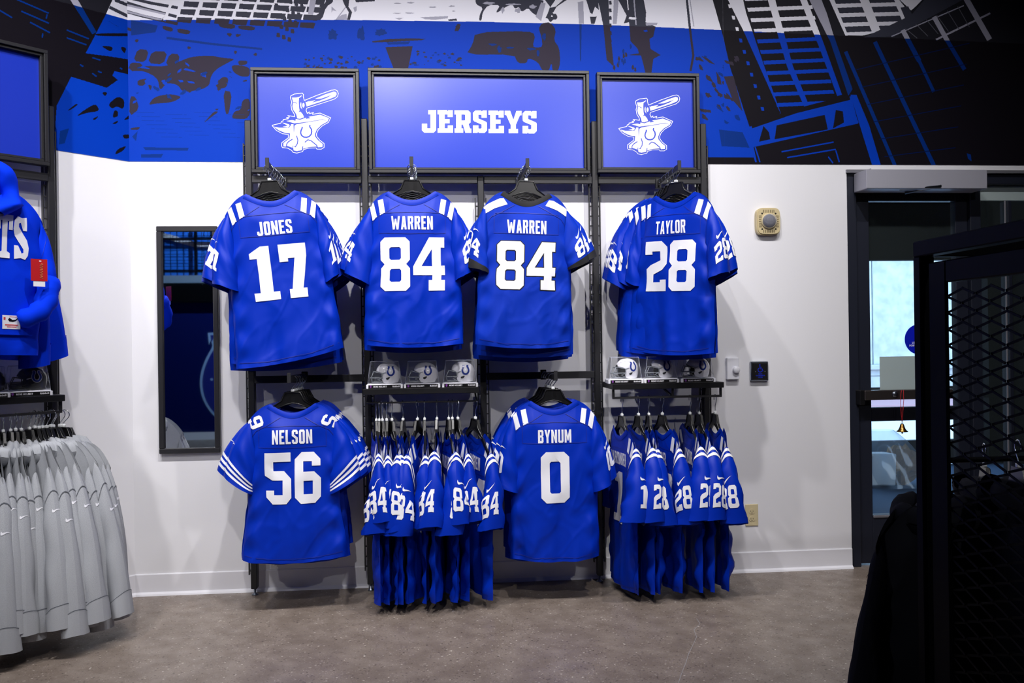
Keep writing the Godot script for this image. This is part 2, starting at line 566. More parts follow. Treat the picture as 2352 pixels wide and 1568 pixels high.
	for k in 6:
		ink([1500 + k * 75, 205 - k * 32, 1585 + k * 75, 275 - k * 16], "N", 1600, 0, B, 5)
		ink([1150 + k * 40, 500 + k * 125, 1960 - k * 20, 310 + k * 150], "N", 1600, 0, B, 6)
	ink([395, 905, 1100, 740, 1165, 880, 410, 1052], "L", 1600, 0, B)
	for d in [[448, 1018, 480, 905, 520, 950, 528, 1000], [575, 900, 920, 825, 942, 930, 560, 1000], [980, 922, 1000, 790, 1050, 800, 1058, 880]]:
		ink(d, "K", 1600, 0, B)
	ink([395, 905, 700, 800, 1100, 700], "K", 1600, 0, B, 34)
	ink([410, 1056, 1165, 886, 1260, 1195, 440, 1195], "K", 1600, 0, B)
	for s in [[610, 1090, 985, 1020], [650, 1132, 1000, 1072], [420, 1055, 455, 1165], [945, 1125, 980, 1172], [1000, 1080, 1025, 1165]]:
		ink([s[0], s[1], s[2], s[3]], "L", 1600, 0, B, 10)
	ink([1105, 680, 1148, 680, 1240, 900, 1325, 1190, 1262, 1190, 1190, 960], "L", 1600, 0, B)
	for k in 26:
		blot(rng.randf_range(0, 330), rng.randf_range(400, 900), rng.randf_range(14, 46), rng.randf_range(8, 22), "D" if k % 3 else "M", 1600, 0, B, rng.randf_range(0.2, 1.0))
	for d in [[30, 400, 80, 420, 135, 465, 90, 450], [140, 510, 170, 560, 180, 610, 150, 600], [20, 780, 100, 790, 105, 810, 30, 800], [195, 550, 265, 545, 330, 800, 260, 720]]:
		ink(d, "D", 1600, 0, B)
	ink([160, 930, 330, 950, 380, 1060, 180, 1050], "M", 1600, 0, B)
	ink([70, 1130, 410, 1130, 420, 1165, 1150, 1180, 1150, 1210, 70, 1200], "K", 1600, 0, B)
	ink([1940, 1100, 1970, 1110, 1975, 1160, 1950, 1140], "M", 1600, 0, B)

func draw_mural_left():
	var A := 3.92
	ink([-900, -200, 1020, -200, 1020, -10, 955, 125, 870, 290, 770, 480, 1000, 510, 1250, 550, 1250, 690, 1030, 640, 1010, 680, 1060, 720, 960, 790, 900, 770, 640, 690, 510, 950, 500, 1100, 490, 1400, -900, 1100], "K", 0, 0, A)
	for d in [[600, 1000, 690, 930, 700, 945, 640, 985], [680, 1050, 760, 990, 860, 930, 900, 1000, 780, 1015], [970, 940, 1060, 865, 1122, 900, 1112, 985, 1050, 955, 1010, 980], [1010, 1060, 1030, 990, 1062, 1000, 1062, 1050], [830, 1072, 892, 1040, 855, 1082], [1005, 1112, 1072, 1080, 1045, 1118],
			[1030, 1395, 1060, 1340, 1142, 1310, 1105, 1360], [1100, 1212, 1190, 1210, 1170, 1242, 1120, 1250], [1110, 1080, 1250, 960, 1250, 1040, 1130, 1080], [935, 165, 1160, 300, 1250, 360, 1080, 250], [860, 300, 1250, 300, 1250, 325, 860, 325], [900, 410, 1020, 420, 1000, 470], [1080, 420, 1140, 430, 1120, 490], [915, 830, 970, 830, 945, 870]]:
		ink(d, "K", 0, 0, A, 0.0, 2)
	ink([540, 1180, 622, 1155, 582, 1290, 530, 1300], "M", 0, 0, A)
	ink([620, -20, 690, -20, 870, 290, 830, 310], "M", 0, 0, A)
	for d in [[830, 520, 905, 540], [720, 580, 750, 600], [880, 640, 915, 655], [830, 660, 870, 690], [1080, 610, 1100, 625], [190, 100, 440, 210], [270, 200, 450, 295], [600, 270, 800, 350], [600, 340, 780, 405], [-60, 60, 110, 160], [140, -10, 440, 120], [380, 340, 385, 300], [415, 170, 425, 130]]:
		ink(d, "M", 0, 0, A, 14)
	ink([1020, -20, 1250, -20, 1250, 200, 1170, 180, 955, 125], "L", 0, 0, A)
	for s in [[1035, 0, 1260, 90], [985, 65, 1260, 200]]:
		ink([s[0], s[1], s[2], s[3]], "D", 0, 0, A, 28)

# ---------- block lettering: outlines in a box 100 high, y down ----------
const GLYPH := {
	"0": [55, [10, 0, 45, 0, 55, 10, 55, 90, 45, 100, 10, 100, 0, 90, 0, 10], [[20, 19, 35, 19, 38, 22, 38, 78, 35, 81, 20, 81, 17, 78, 17, 22]]],
	"1": [55, [0, 12, 24, 0, 42, 0, 42, 85, 55, 85, 55, 100, 2, 100, 2, 85, 15, 85, 15, 22, 0, 22], []],
	"2": [50, [0, 0, 38, 0, 50, 12, 50, 46, 40, 57, 17, 66, 17, 82, 34, 82, 34, 77, 50, 77, 50, 100, 0, 100, 0, 55, 10, 47, 34, 38, 34, 20, 16, 20, 16, 26, 0, 26], []],
	"4": [60, [31, 0, 60, 0, 60, 19, 53, 19, 53, 53, 60, 53, 60, 71, 53, 71, 53, 80, 60, 80, 60, 100, 29, 100, 29, 80, 36, 80, 36, 71, 0, 71, 0, 55], [[36, 22, 36, 54, 16, 54]]],
	"5": [53, [0, 0, 51, 0, 51, 18, 17, 18, 17, 36, 38, 36, 52, 51, 52, 88, 42, 100, 14, 100, 2, 86, 2, 73, 18, 73, 18, 82, 35, 82, 35, 54, 14, 54, 0, 44], []],
	"6": [51, [14, 0, 38, 0, 51, 14, 51, 27, 34, 27, 34, 18, 17, 18, 17, 38, 38, 38, 51, 51, 51, 88, 40, 100, 12, 100, 0, 88, 0, 14], [[17, 56, 35, 56, 35, 82, 17, 82]]],
	"7": [57, [0, 0, 57, 0, 57, 24, 43, 83, 51, 83, 51, 100, 14, 100, 14, 83, 20, 83, 32, 26, 18, 26, 18, 32, 0, 32], []],
	"8": [56, [8, 0, 48, 0, 56, 8, 56, 42, 49, 50, 56, 58, 56, 92, 48, 100, 8, 100, 0, 92, 0, 58, 7, 50, 0, 42, 0, 8], [[20, 18, 36, 18, 39, 21, 39, 39, 36, 42, 20, 42, 17, 39, 17, 21], [20, 59, 36, 59, 39, 62, 39, 80, 36, 83, 20, 83, 17, 80, 17, 62]]],
	"J": [42, [24, 0, 42, 0, 42, 88, 34, 100, 8, 100, 0, 90, 0, 70, 16, 70, 16, 84, 24, 84], []],
	"O": [44, [8, 0, 36, 0, 44, 10, 44, 90, 36, 100, 8, 100, 0, 90, 0, 10], [[17, 16, 27, 16, 27, 84, 17, 84]]],
	"N": [46, [0, 0, 15, 0, 30, 55, 30, 0, 46, 0, 46, 100, 31, 100, 16, 45, 16, 100, 0, 100], []],
	"E": [38, [0, 0, 38, 0, 38, 16, 17, 16, 17, 41, 33, 41, 33, 57, 17, 57, 17, 84, 38, 84, 38, 100, 0, 100], []],
	"S": [44, [8, 0, 36, 0, 44, 10, 44, 30, 28, 30, 28, 15, 17, 15, 17, 33, 44, 56, 44, 90, 36, 100, 8, 100, 0, 90, 0, 70, 16, 70, 16, 85, 27, 85, 27, 64, 0, 42, 0, 10], []],
	"W": [70, [0, 0, 15, 0, 22, 62, 29, 20, 41, 20, 48, 62, 55, 0, 70, 0, 58, 100, 43, 100, 35, 55, 27, 100, 12, 100], []],
	"A": [46, [14, 0, 32, 0, 46, 100, 30, 100, 27, 80, 19, 80, 16, 100, 0, 100], [[20, 64, 26, 64, 23, 32]]],
	"R": [46, [0, 0, 36, 0, 44, 10, 44, 46, 37, 54, 46, 100, 29, 100, 22, 58, 17, 58, 17, 100, 0, 100], [[17, 16, 28, 16, 28, 42, 17, 42]]],
	"L": [38, [0, 0, 17, 0, 17, 84, 38, 84, 38, 100, 0, 100], []],
	"B": [44, [0, 0, 36, 0, 44, 9, 44, 42, 37, 49, 44, 57, 44, 91, 36, 100, 0, 100], [[17, 16, 28, 16, 28, 41, 17, 41], [17, 57, 28, 57, 28, 84, 17, 84]]],
	"Y": [46, [0, 0, 16, 0, 23, 36, 30, 0, 46, 0, 31, 60, 31, 100, 15, 100, 15, 60], []],
	"U": [45, [0, 0, 17, 0, 17, 84, 28, 84, 28, 0, 45, 0, 45, 90, 37, 100, 8, 100, 0, 90], []],
	"M": [54, [0, 0, 16, 0, 27, 50, 38, 0, 54, 0, 54, 100, 39, 100, 39, 45, 31, 85, 23, 85, 15, 45, 15, 100, 0, 100], []],
	"T": [44, [0, 0, 44, 0, 44, 16, 30, 16, 30, 100, 14, 100, 14, 16, 0, 16], []],
	"D": [44, [0, 0, 34, 0, 44, 12, 44, 88, 34, 100, 0, 100], [[17, 16, 25, 16, 28, 20, 28, 80, 25, 84, 17, 84]]],
	"G": [44, [8, 0, 36, 0, 44, 10, 44, 30, 28, 30, 28, 16, 17, 16, 17, 84, 28, 84, 28, 62, 22, 62, 22, 47, 44, 47, 44, 90, 36, 100, 8, 100, 0, 90, 0, 10], []],
}
const SWOOSH := [8, 30, 3, 46, 7, 60, 20, 64, 100, 26, 30, 46, 17, 45, 12, 38]

# each letter: [outline, holes] in metres, centred on x = 0, top at y = 0
func letters(said: String, high: float, wide: float, gap = 6.0) -> Array:
	var total = -gap
	for c in said:
		total += GLYPH[c][0] + gap
	var sx = wide / total
	var sy = high / 100.0
	var x = -wide * 0.5
	var out = []
	for c in said:
		var g = GLYPH[c]
		var holes = []
		for h in g[2]:
			holes.append(ccw(pv(h, sx, -sy, x, 0.0)))
		out.append([ccw(pv(g[1], sx, -sy, x, 0.0)), holes])
		x += (g[0] + gap) * sx
	return out

func horseshoe(c: Vector2, s: float, w = 0.24, gap = 0.0) -> Array:          # one outline, open at the top
	var l = PackedVector2Array()
	var ends = [Vector2(-0.42, 0.98), Vector2(-0.34, 0.72), Vector2(-0.55, 0.38), Vector2(-0.66, 0.02), Vector2(-0.62, -0.34), Vector2(-0.42, -0.66), Vector2(-0.15, -0.82)]
	for e in ends:
		l.append(e)
	for i in range(ends.size() - 1, -1, -1):
		l.append(Vector2(-ends[i].x, ends[i].y))
	for k in 2:
		var r = PackedVector2Array([l[0]])
		for i in l.size() - 1:
			r.append(l[i].lerp(l[i + 1], 0.25)); r.append(l[i].lerp(l[i + 1], 0.75))
		r.append(l[l.size() - 1])
		l = r
	var o = PackedVector2Array()
	var inn = PackedVector2Array()
	for i in l.size():
		var t = (l[mini(i + 1, l.size() - 1)] - l[maxi(i - 1, 0)]).normalized()
		var n = Vector2(-t.y, t.x)
		var wide = (w if i > 1 and i < l.size() - 2 else w * 0.8) * 0.5 + gap
		o.append(l[i] - n * wide)
		inn.append(l[i] + n * wide)
	# the small feet at both ends
	o.insert(0, Vector2(-0.62 - gap, 1.0 + gap)); o.insert(1, Vector2(-0.6 - gap, 0.84 - gap))
	inn.insert(0, Vector2(-0.3 + gap, 1.02 + gap))
	o.append(Vector2(0.6 + gap, 0.84 - gap)); o.append(Vector2(0.62 + gap, 1.0 + gap))
	inn.append(Vector2(0.3 - gap, 1.02 + gap))
	inn.reverse()
	o.append_array(inn)
	for i in o.size():
		o[i] = c + o[i] * s
	return [ccw(o), []]

# ---------- garments ----------
# Local axes: x to the right of somebody who sees the printed back, y up, z towards that person; the collar's highest point is y = 0.
func yoke_top(P, ax: float, back: bool) -> float:
	if ax < P.nw:
		var k = cos(ax / P.nw * PI * 0.5)
		return -(P.dip if back else P.fdip) * pow(k, 0.9)
	var e = (ax - P.nw) / (P.sw - P.nw)
	return -(P.slope * e + P.drop * pow(e, 2.4))

func half_width(P, v: float) -> float:
	var a = lerpf(P.sw, P.sw - 0.012, smoothstep(0.0, 0.12, v))
	a = lerpf(a, P.bw, smoothstep(0.14, 0.36, v))
	return lerpf(a, P.hw, smoothstep(0.45, 1.0, v))

func cloth(P, u: float, v: float, back: bool, lift = 0.0) -> Vector3:
	var w = half_width(P, v)
	var s = 1.0 if back else -1.0
	var yt = yoke_top(P, absf(u) * P.sw, back)
	var yh = -P.len - P.hem * (1.0 - u * u) + P.tilt * u
	var y = lerpf(yt, yh, v)
	var edge = pow(maxf(0.0, 1.0 - pow(absf(u), 2.4)), 0.5)
	var d = P.dep * (0.30 + 0.70 * smoothstep(0.0, 0.16, v))
	var ph = P.seed * 1.7 + (0.0 if back else 2.1)
	var amp = P.fold * smoothstep(0.22, 1.0, v)
	var x = u * w
	var f = amp * (sin(u * P.waves + ph + 1.3 * sin(v * 2.6 + ph)) * 0.6 + sin(u * P.waves * 1.9 + ph * 2.3 - v * 2.0) * 0.4)
	f += 0.015 * P.wrinkle * noise.get_noise_3d(x * 260.0 + 130.0 * v, y * 120.0 + ph * 40.0, ph * 60.0)
	var rid = noise.get_noise_3d(x * 420.0 - y * 300.0, y * 170.0 + x * 160.0 + ph * 90.0, 11.0 + ph * 30.0)
	f += P.wrinkle * (0.006 * rid + 0.006 * maxf(0.0, 0.35 - absf(rid) * 2.2) * smoothstep(0.2, 0.5, v))
	var rid2 = noise.get_noise_3d(x * 380.0 + y * 260.0, y * 200.0 - x * 190.0 + ph * 70.0, 41.0 + ph * 20.0)
	f += P.wrinkle * 0.006 * maxf(0.0, 0.3 - absf(rid2) * 2.4) * smoothstep(0.3, 0.6, v)
	f += 0.007 * P.wrinkle * exp(-pow((absf(u) - 0.86) / 0.14, 2.0)) * smoothstep(0.18, 0.32, v) * sin(v * 34.0 + ph * 3.0 + u * 2.0)
	var z = s * (d * edge + lift) + f * minf(1.0, edge * 1.6) * (1.0 if P.thick else 1.0)
	z += P.sway * v * v + P.bulge * sin(v * PI) * s * edge
	var wob = 0.006 * P.wrinkle * noise.get_noise_2d(v * 300.0, 70.0 * signf(u) + ph * 50.0) * smoothstep(0.25, 0.5, v) * absf(u)
	return Vector3(x + wob, y, z)

func cloth_xy(P, p: Vector2, back: bool, lift: float) -> Vector3:       # the cloth below a point of the flat pattern
	var v = 0.3
	var u = 0.0
	for i in 4:
		u = clampf(p.x / half_width(P, v), -0.99, 0.99)
		var yt = yoke_top(P, absf(u) * P.sw, back)
		var yh = -P.len - P.hem * (1.0 - u * u) + P.tilt * u
		v = clampf((p.y - yt) / (yh - yt), 0.0, 1.0)
	return cloth(P, u, v, back, lift)

func sleeve_axis(P, S, t: float) -> Array:           # outer and inner line of a sleeve in the plane of the garment (for the right arm)
	var o0 = Vector2(P.sw - 0.014, yoke_top(P, P.sw * 0.97, true) + 0.004)
	var o2 = Vector2(S.ox, S.oy)
	var o1 = Vector2(lerpf(o0.x, o2.x, S.get("bend", 0.55)) + S.get("round", 0.03), lerpf(o0.y, o2.y, 0.36))
	var i0 = Vector2(P.bw - 0.045, -P.arm)
	var i2 = Vector2(S.ix, S.iy)
	var k = 1.0 - t
	var i1 = (i0 + i2) * 0.5 + Vector2(S.get("ibow", 0.0), 0)
	return [o0 * k * k + o1 * 2.0 * k * t + o2 * t * t, i0 * k * k + i1 * 2.0 * k * t + i2 * t * t]

func sleeve_at(P, S, sg: float, t: float, phi: float, lift = 0.0) -> Vector3:
	var ax = sleeve_axis(P, S, t)
	var c = (ax[0] + ax[1]) * 0.5
	var h = (ax[0] - ax[1]) * 0.5
	var b = lerpf(0.02, S.b, pow(t, 0.6)) + lift
	var cp = cos(phi)
	var sp = sin(phi)
	var a = h.length() + lift
	var q = c + h.normalized() * a * signf(cp) * pow(absf(cp), 0.85)
	var ph = P.seed * 2.3 + sg
	var n = P.wrinkle * (0.011 * noise.get_noise_3d(t * 190.0, sin(phi) * 60.0, cos(phi) * 60.0 + ph * 70.0) + 0.005 * sin(t * 17.0 + phi * 2.0 + ph) * t * (1.0 - t) * 2.0)
	var z = (b + n) * sp + S.get("fz", 0.0) * t * t
	return Vector3(sg * q.x, q.y + n * 0.4, z)

func sleeve_mesh(P, S, sg: float, nt = 18, na = 20) -> SurfaceTool:
	var st = tool(true)
	grid(st, na, nt, func(i, j): return sleeve_at(P, S, sg, j, -TAU * i * sg), false)
	return st

func sleeve_ring(P, S, sg: float, t0: float, t1: float, lift: float) -> SurfaceTool:
	var st = tool(true)
	grid(st, 24, 3, func(i, j): return sleeve_at(P, S, sg, lerpf(t0, t1, j), -TAU * i * sg, lift), false)
	return st

func sleeve_print(st, P, S, sg: float, poly, holes, t0: float, phi0: float, cell: float):    # flat print on the outer side of a sleeve
	var ax = sleeve_axis(P, S, 0.0)
	var bx = sleeve_axis(P, S, 1.0)
	var ln = ax[0].distance_to(bx[0])
	drape(st, poly, holes, cell, func(p): return sleeve_at(P, S, sg, clampf(t0 - p.y / ln, 0.02, 0.99), -sg * (phi0 + p.x / (S.b * 1.05)), 0.0022))

func body_mesh(P, nu: int, nv: int) -> SurfaceTool:
	var st = tool(true)
	grid(st, nu, nv, func(i, j): return cloth(P, lerpf(-1, 1, i), 1.0 - j, true))
	grid(st, nu, nv, func(i, j): return cloth(P, lerpf(-1, 1, i), 1.0 - j, false), true)
	return st

func collar_mesh(P, wide: float, lift: float) -> SurfaceTool:
	var st = tool(true)
	for back in [true, false]:
		var f = func(i, j):
			var x = lerpf(-1, 1, i) * (P.nw + 0.004)
			var y = yoke_top(P, minf(absf(x), P.nw), back)
			var k = absf(x) / P.nw
			var q = Vector2(x * (1.0 + 0.13 * j * k), y - wide * j * (1.0 - 0.25 * k * k))
			var p = cloth_xy(P, q, back, lift * sin(clampf(j, 0.06, 0.94) * PI) + 0.0012)
			p.y = q.y
			return p
		grid(st, 26, 4, f, back)
	return st

func stroke_on(st, P, pts: PackedVector2Array, w: float, back = true, lift = 0.0024):
	drape(st, stroke(pts, w), [], 0.03, func(p): return cloth_xy(P, p, back, lift))

func defaults(over: Dictionary) -> Dictionary:
	var P = {"nw": 0.105, "sw": 0.208, "slope": 0.028, "drop": 0.062, "bw": 0.218, "hw": 0.228, "len": 0.745, "hem": 0.016, "tilt": 0.0, "dep": 0.042, "seed": 1.0, "fold": 0.011, "waves": 7.0,
		"dip": 0.042, "fdip": 0.09, "arm": 0.27, "wrinkle": 1.0, "sway": 0.0, "bulge": 0.0, "thick": false, "nu": 64, "nv": 66}
	P.merge(over, true)
	return P

# a football jersey: body, collar, two sleeves, cuffs, number, name lettering, stripes
func jersey(o: Node3D, over: Dictionary):
	var P = defaults(over)
	var blue = P.get("mat", M.jersey)
	part(o, "body", body_mesh(P, P.nu, P.nv), blue)
	var style = P.get("style", "home")
	part(o, "collar", collar_mesh(P, 0.026, 0.003), M.black_knit if style == "black" else blue)
	for sg in [1.0, -1.0]:
		var S = P.sr if sg > 0 else P.sl
		var sl = part(o, "sleeve", sleeve_mesh(P, S, sg), blue)
		if style == "black":
			part(sl, "cuff", sleeve_ring(P, S, sg, 0.88, 1.0, 0.0022), M.black_knit)
		else:
			part(sl, "hem_band", sleeve_ring(P, S, sg, 0.925, 1.0, 0.0012), blue)
		if style == "retro":
			for k in 3:
				part(sl, "stripe", sleeve_ring(P, S, sg, 0.70 + k * 0.085, 0.745 + k * 0.085, 0.0024), M.white_print)
		if P.get("cap", false):
			for k in 2:
				part(sl, "stripe", sleeve_ring(P, S, sg, 0.03 + k * 0.085, 0.075 + k * 0.085, 0.003), M.white_print)
		var said = str(P.get("num", ""))
		if style != "retro" and said != "":
			var lst = letters(said, P.get("snum", 0.088), 0.075 * said.length() * 0.62 + 0.01, 8.0)
			var st = tool(true)
			for i in lst.size():
				sleeve_print(st, P, S, sg, lst[i][0], lst[i][1], P.get("st0", 0.56), P.get("phi_r" if sg > 0 else "phi_l", 0.15), 0.014)
			part(sl, "sleeve_number", st, M.white_print)
		var sw = tool(true)
		sleeve_print(sw, P, S, sg, ccw(pv(SWOOSH, 0.00062, -0.00062, -0.031, 0.025)), [], P.get("st0", 0.56) - 0.09, P.get("phi_r" if sg > 0 else "phi_l", 0.15), 0.016)
		part(sl, "logo", sw, M.white_print)
	# print on the back
	var num = str(P.get("num", ""))
	if num != "":
		var nh = P.get("nh", 0.245)
		var nwid = P.get("nwid", 0.292 if num.length() > 1 else 0.145)
		var ny = P.get("ny", -0.218)
		for side in ([true, false] if P.get("front_num", false) else [true]):
			if style == "black":
				var ol = tool(true)
				for l in letters(num, nh, nwid):
					var grown = Geometry2D.offset_polygon(l[0], 0.004)
					var hs = []
					for h in l[1]:
						for q in Geometry2D.offset_polygon(h, -0.004):
							hs.append(q)
					drape(ol, grown[0], hs, 0.028, func(p): return cloth_xy(P, Vector2(p.x, p.y + ny), side, 0.0014))
				part(o, "number_outline", ol, M.black_knit)
			var st2 = tool(true)
			for l in letters(num, nh, nwid):
				drape(st2, l[0], l[1], 0.026, func(p): return cloth_xy(P, Vector2(p.x if side else -p.x, p.y + ny), side, 0.0026) )
			part(o, "number", st2, M.white_print)
	if P.get("who", "") != "":
		var st3 = tool(true)
		for l in letters(P.who, P.get("lh", 0.062), P.get("lw", 0.19), 9.0):
			drape(st3, l[0], l[1], 0.02, func(p): return cloth_xy(P, p + Vector2(0, P.get("ly", -0.12)), true, 0.0024))
		part(o, "name_lettering", st3, M.white_print)
	# seams: name plate, yoke, hem
	var px = 0.152
	var hy = -P.len + 0.018
	for q in [[[-px, -0.105, -px, -0.197, 0, -0.2, px, -0.197, px, -0.105, 0, -0.1, -px + 0.004, -0.105], 0.0028], [[-0.055, -0.062, -0.115, -0.098, -0.165, -0.122, -0.196, -0.165], 0.003], [[0.055, -0.062, 0.115, -0.098, 0.165, -0.122, 0.196, -0.165], 0.003],
			[[-P.hw * 0.93, hy + 0.006 - P.tilt, -0.1, hy - P.hem * 0.8 - P.tilt * 0.45, 0.1, hy - P.hem * 0.8 + P.tilt * 0.45, P.hw * 0.93, hy + 0.006 + P.tilt], 0.0032]]:
		var sm = tool(true)
		stroke_on(sm, P, pv(q[0]), q[1])
		part(o, "seam", sm, M.jersey_seam)
	for back in [true, false]:
		for s in [-1.0, 1.0]:
			if style == "home":
				for q in [[0.134, -0.036, 0.158, -0.042, 0.147, -0.113, 0.123, -0.102], [0.178, -0.051, 0.197, -0.064, 0.182, -0.137, 0.161, -0.121]]:
					var st4 = tool(true)
					drape(st4, ccw(pv(q, s, 1.0)), [], 0.02, func(p): return cloth_xy(P, p, back, 0.0024))
					part(o, "shoulder_stripe", st4, M.white_print)
			elif style == "black":
				var st5 = tool(true)
				drape(st5, ccw(pv([0.108, -0.034, 0.128, -0.036, 0.2, -0.072, 0.196, -0.11, 0.15, -0.083, 0.09, -0.062], s, 1.0)), [], 0.02, func(p): return cloth_xy(P, p, back, 0.0024))
				part(o, "shoulder_stripe", st5, M.white_print)
			elif back:
				for l in letters("6" if s < 0 else "5", 0.066, 0.05):
					var turned = PackedVector2Array()
					for p in l[0]:
						turned.append(Vector2(p.x, p.y + 0.033).rotated(-s * 1.95) + Vector2(s * 0.166, -0.083))
					var hs2 = []
					for h in l[1]:
						var hh = PackedVector2Array()
						for p in h:
							hh.append(Vector2(p.x, p.y + 0.033).rotated(-s * 1.95) + Vector2(s * 0.166, -0.083))
						hs2.append(hh)
					var st6 = tool(true)
					drape(st6, turned, hs2, 0.016, func(p): return cloth_xy(P, p, true, 0.0024))
					part(o, "shoulder_number", st6, M.white_print)

# a hooded sweatshirt; the print, if any, is on the side with z > 0
func hoodie(o: Node3D, over: Dictionary):
	var P = defaults({"nw": 0.1, "sw": 0.235, "slope": 0.035, "drop": 0.075, "bw": 0.262, "hw": 0.25, "len": 0.70, "dep": 0.055, "fold": 0.014, "waves": 5.0, "arm": 0.30, "dip": 0.03, "fdip": 0.075, "thick": true, "nu": 32, "nv": 34, "hem": 0.0})
	P.merge(over, true)
	var m = P.mat
	part(o, "body", body_mesh(P, P.nu, P.nv), m)
	var hb = tool(true)
	for back in [true, false]:
		grid(hb, 40, 4, func(i, j): return cloth(P, lerpf(-1, 1, i), 1.0 - 0.105 * j, back, 0.004 * sin(clampf(j, 0.0, 0.9) * PI) + 0.001 + 0.0012 * sin(i * 250.0)), not back)
	part(o, "hem_band", hb, P.get("rib", m))
	for sg in [1.0, -1.0]:
		var S = P.sr if sg > 0 else P.sl
		var sl = part(o, "sleeve", sleeve_mesh(P, S, sg, 26, 18), m)
		part(sl, "cuff", sleeve_ring(P, S, sg, 0.885, 1.0, 0.003), P.get("rib", m))
		part(sl, "seam", sleeve_ring(P, S, sg, 0.19, 0.198, 0.003), P.get("seam", m))
		part(sl, "cuff_seam", sleeve_ring(P, S, sg, 0.880, 0.884, 0.004), P.get("seam", m))
		if P.get("mark", false):
			var sw = tool(true)
			sleeve_print(sw, P, S, sg, ccw(pv(SWOOSH, 0.00055, -0.00055, -0.03, 0.02)), [], P.get("st0", 0.36), 0.2, 0.016)
			part(sl, "logo", sw, M.white_print)
	# the hood
	var hd = tool(true)
	if P.get("hood_up", false):
		var f = func(i, j):
			var a = lerpf(-0.32, PI + 0.32, i)
			var q = TAU * j
			var up = sin(clampf(a, 0.0, PI))
			var c = Vector3(cos(a) * (0.098 + 0.012 * up), -0.05 + sin(a) * 0.148, 0.012 - 0.03 * up)
			if a < 0.0 or a > PI:
				c += Vector3(-signf(cos(a)) * 0.25 * minf(absf(a), absf(a - PI)), 0, 0.03)
			var r1 = 0.040 + 0.006 * up + 0.007 * sin(i * 25.0 + sin(q) * 2.0)
			var dir = Vector3(cos(a), sin(a), 0)
			return c + dir * cos(q) * r1 + Vector3(0, 0, 1) * sin(q) * (0.060 + 0.012 * sin(i * 21.0 + 1.0))
		grid(hd, 40, 16, f)
		var inner = func(i, j):
			var x = lerpf(-0.105, 0.105, i)
			var top = -0.05 + 0.15 * sqrt(maxf(0.0, 1.0 - pow(x / 0.108, 2.0)))
			return Vector3(x, lerpf(-0.12, top, j), -0.045 + 0.012 * sin(x * 60.0 + j * 4.0))
		grid(hd, 16, 10, inner)
	else:
		var f2 = func(i, j):
			var a = lerpf(-PI * 0.5 + 0.25, PI * 1.5 - 0.25, i)
			var q = TAU * j
			var up = 0.5 + 0.5 * sin(a)
			var flat = P.get("hood_flat", 1.0)
			var c = Vector3(cos(a) * P.get("hood_w", 0.115), -0.006 - 0.025 * absf(cos(a)) + 0.02 * noise.get_noise_2d(i * 400.0, P.seed * 99.0), (sin(a) * (0.05 + 0.04 * up) - 0.01) * flat)
			var r2 = P.get("hood_r", 1.0) * lerpf(0.034, 0.052, up) + 0.012 * noise.get_noise_3d(i * 500.0, j * 90.0, P.seed * 50.0)
			var dir2 = Vector3(cos(a), 0, sin(a) * flat)
			return c + dir2 * cos(q) * r2 * 0.8 + Vector3(0, sin(q) * r2 - r2 * 0.5 * up, 0)
		grid(hd, 30, 12, f2)
	part(o, "hood", hd, m)
	return P

# a black plastic top hanger with a chrome swivel hook; the same axes as the garments
func hanger(called: String, label: String, group: String, wide = 0.165, clip = true, tall = 0.0) -> Node3D:
	var o = thing(called, label, "hanger", Vector3.ZERO, group)
	var st = tool()
	plate(st, PackedVector2Array([Vector2(-0.058, 0.012), Vector2(-0.036, 0.054), Vector2(0.036, 0.054), Vector2(0.058, 0.012), Vector2(0.1, -0.022), Vector2(wide, -0.075), Vector2(wide - 0.006, -0.092), Vector2(0.09, -0.040), Vector2(0.04, -0.008), Vector2(0, 0.0), Vector2(-0.04, -0.008), Vector2(-0.09, -0.040), Vector2(-wide + 0.006, -0.092), Vector2(-wide, -0.075), Vector2(-0.1, -0.022)]), -0.005, 0.005)
	part(o, "frame", st, M.black_plastic)
	var rim = tool(true)
	tube(rim, [Vector3(-0.1, -0.02, 0.005), Vector3(-0.05, 0.014, 0.006), Vector3(-0.034, 0.051, 0.006), Vector3(0.034, 0.051, 0.006), Vector3(0.05, 0.014, 0.006), Vector3(0.1, -0.02, 0.005)], 0.0032, 6)
	tube(rim, [Vector3(-0.09, -0.03, 0.005), Vector3(-0.03, -0.004, 0.006), Vector3(0, 0.002, 0.006), Vector3(0.03, -0.004, 0.006), Vector3(0.09, -0.03, 0.005)], 0.0032, 6)
	part(o, "rim", rim, M.black_plastic)
	var hk = tool(true)
	var pts = [Vector3(0, 0.045, 0), Vector3(0, 0.072 + tall, 0)]
	for k in 13:
		var a = lerpf(-0.75, PI + 0.35, k / 12.0)
		pts.append(Vector3(cos(a) * 0.021, 0.107 + tall + sin(a) * 0.021, 0))
	tube(hk, pts, 0.0019, 7)
	part(o, "hook", hk, M.chrome)
	if clip:
		var cl = tool()
		box(cl, Vector3(0, 0.060, 0), Vector3(0.016, 0.012, 0.012), 0.002)
		part(o, "size_clip", cl, M.clip)
	return o

const ORD := ["front", "second", "third", "fourth", "fifth", "sixth", "seventh", "eighth", "ninth", "tenth", "eleventh", "twelfth", "thirteenth", "fourteenth", "fifteenth", "sixteenth", "seventeenth", "eighteenth"]
var XL := Transform3D()

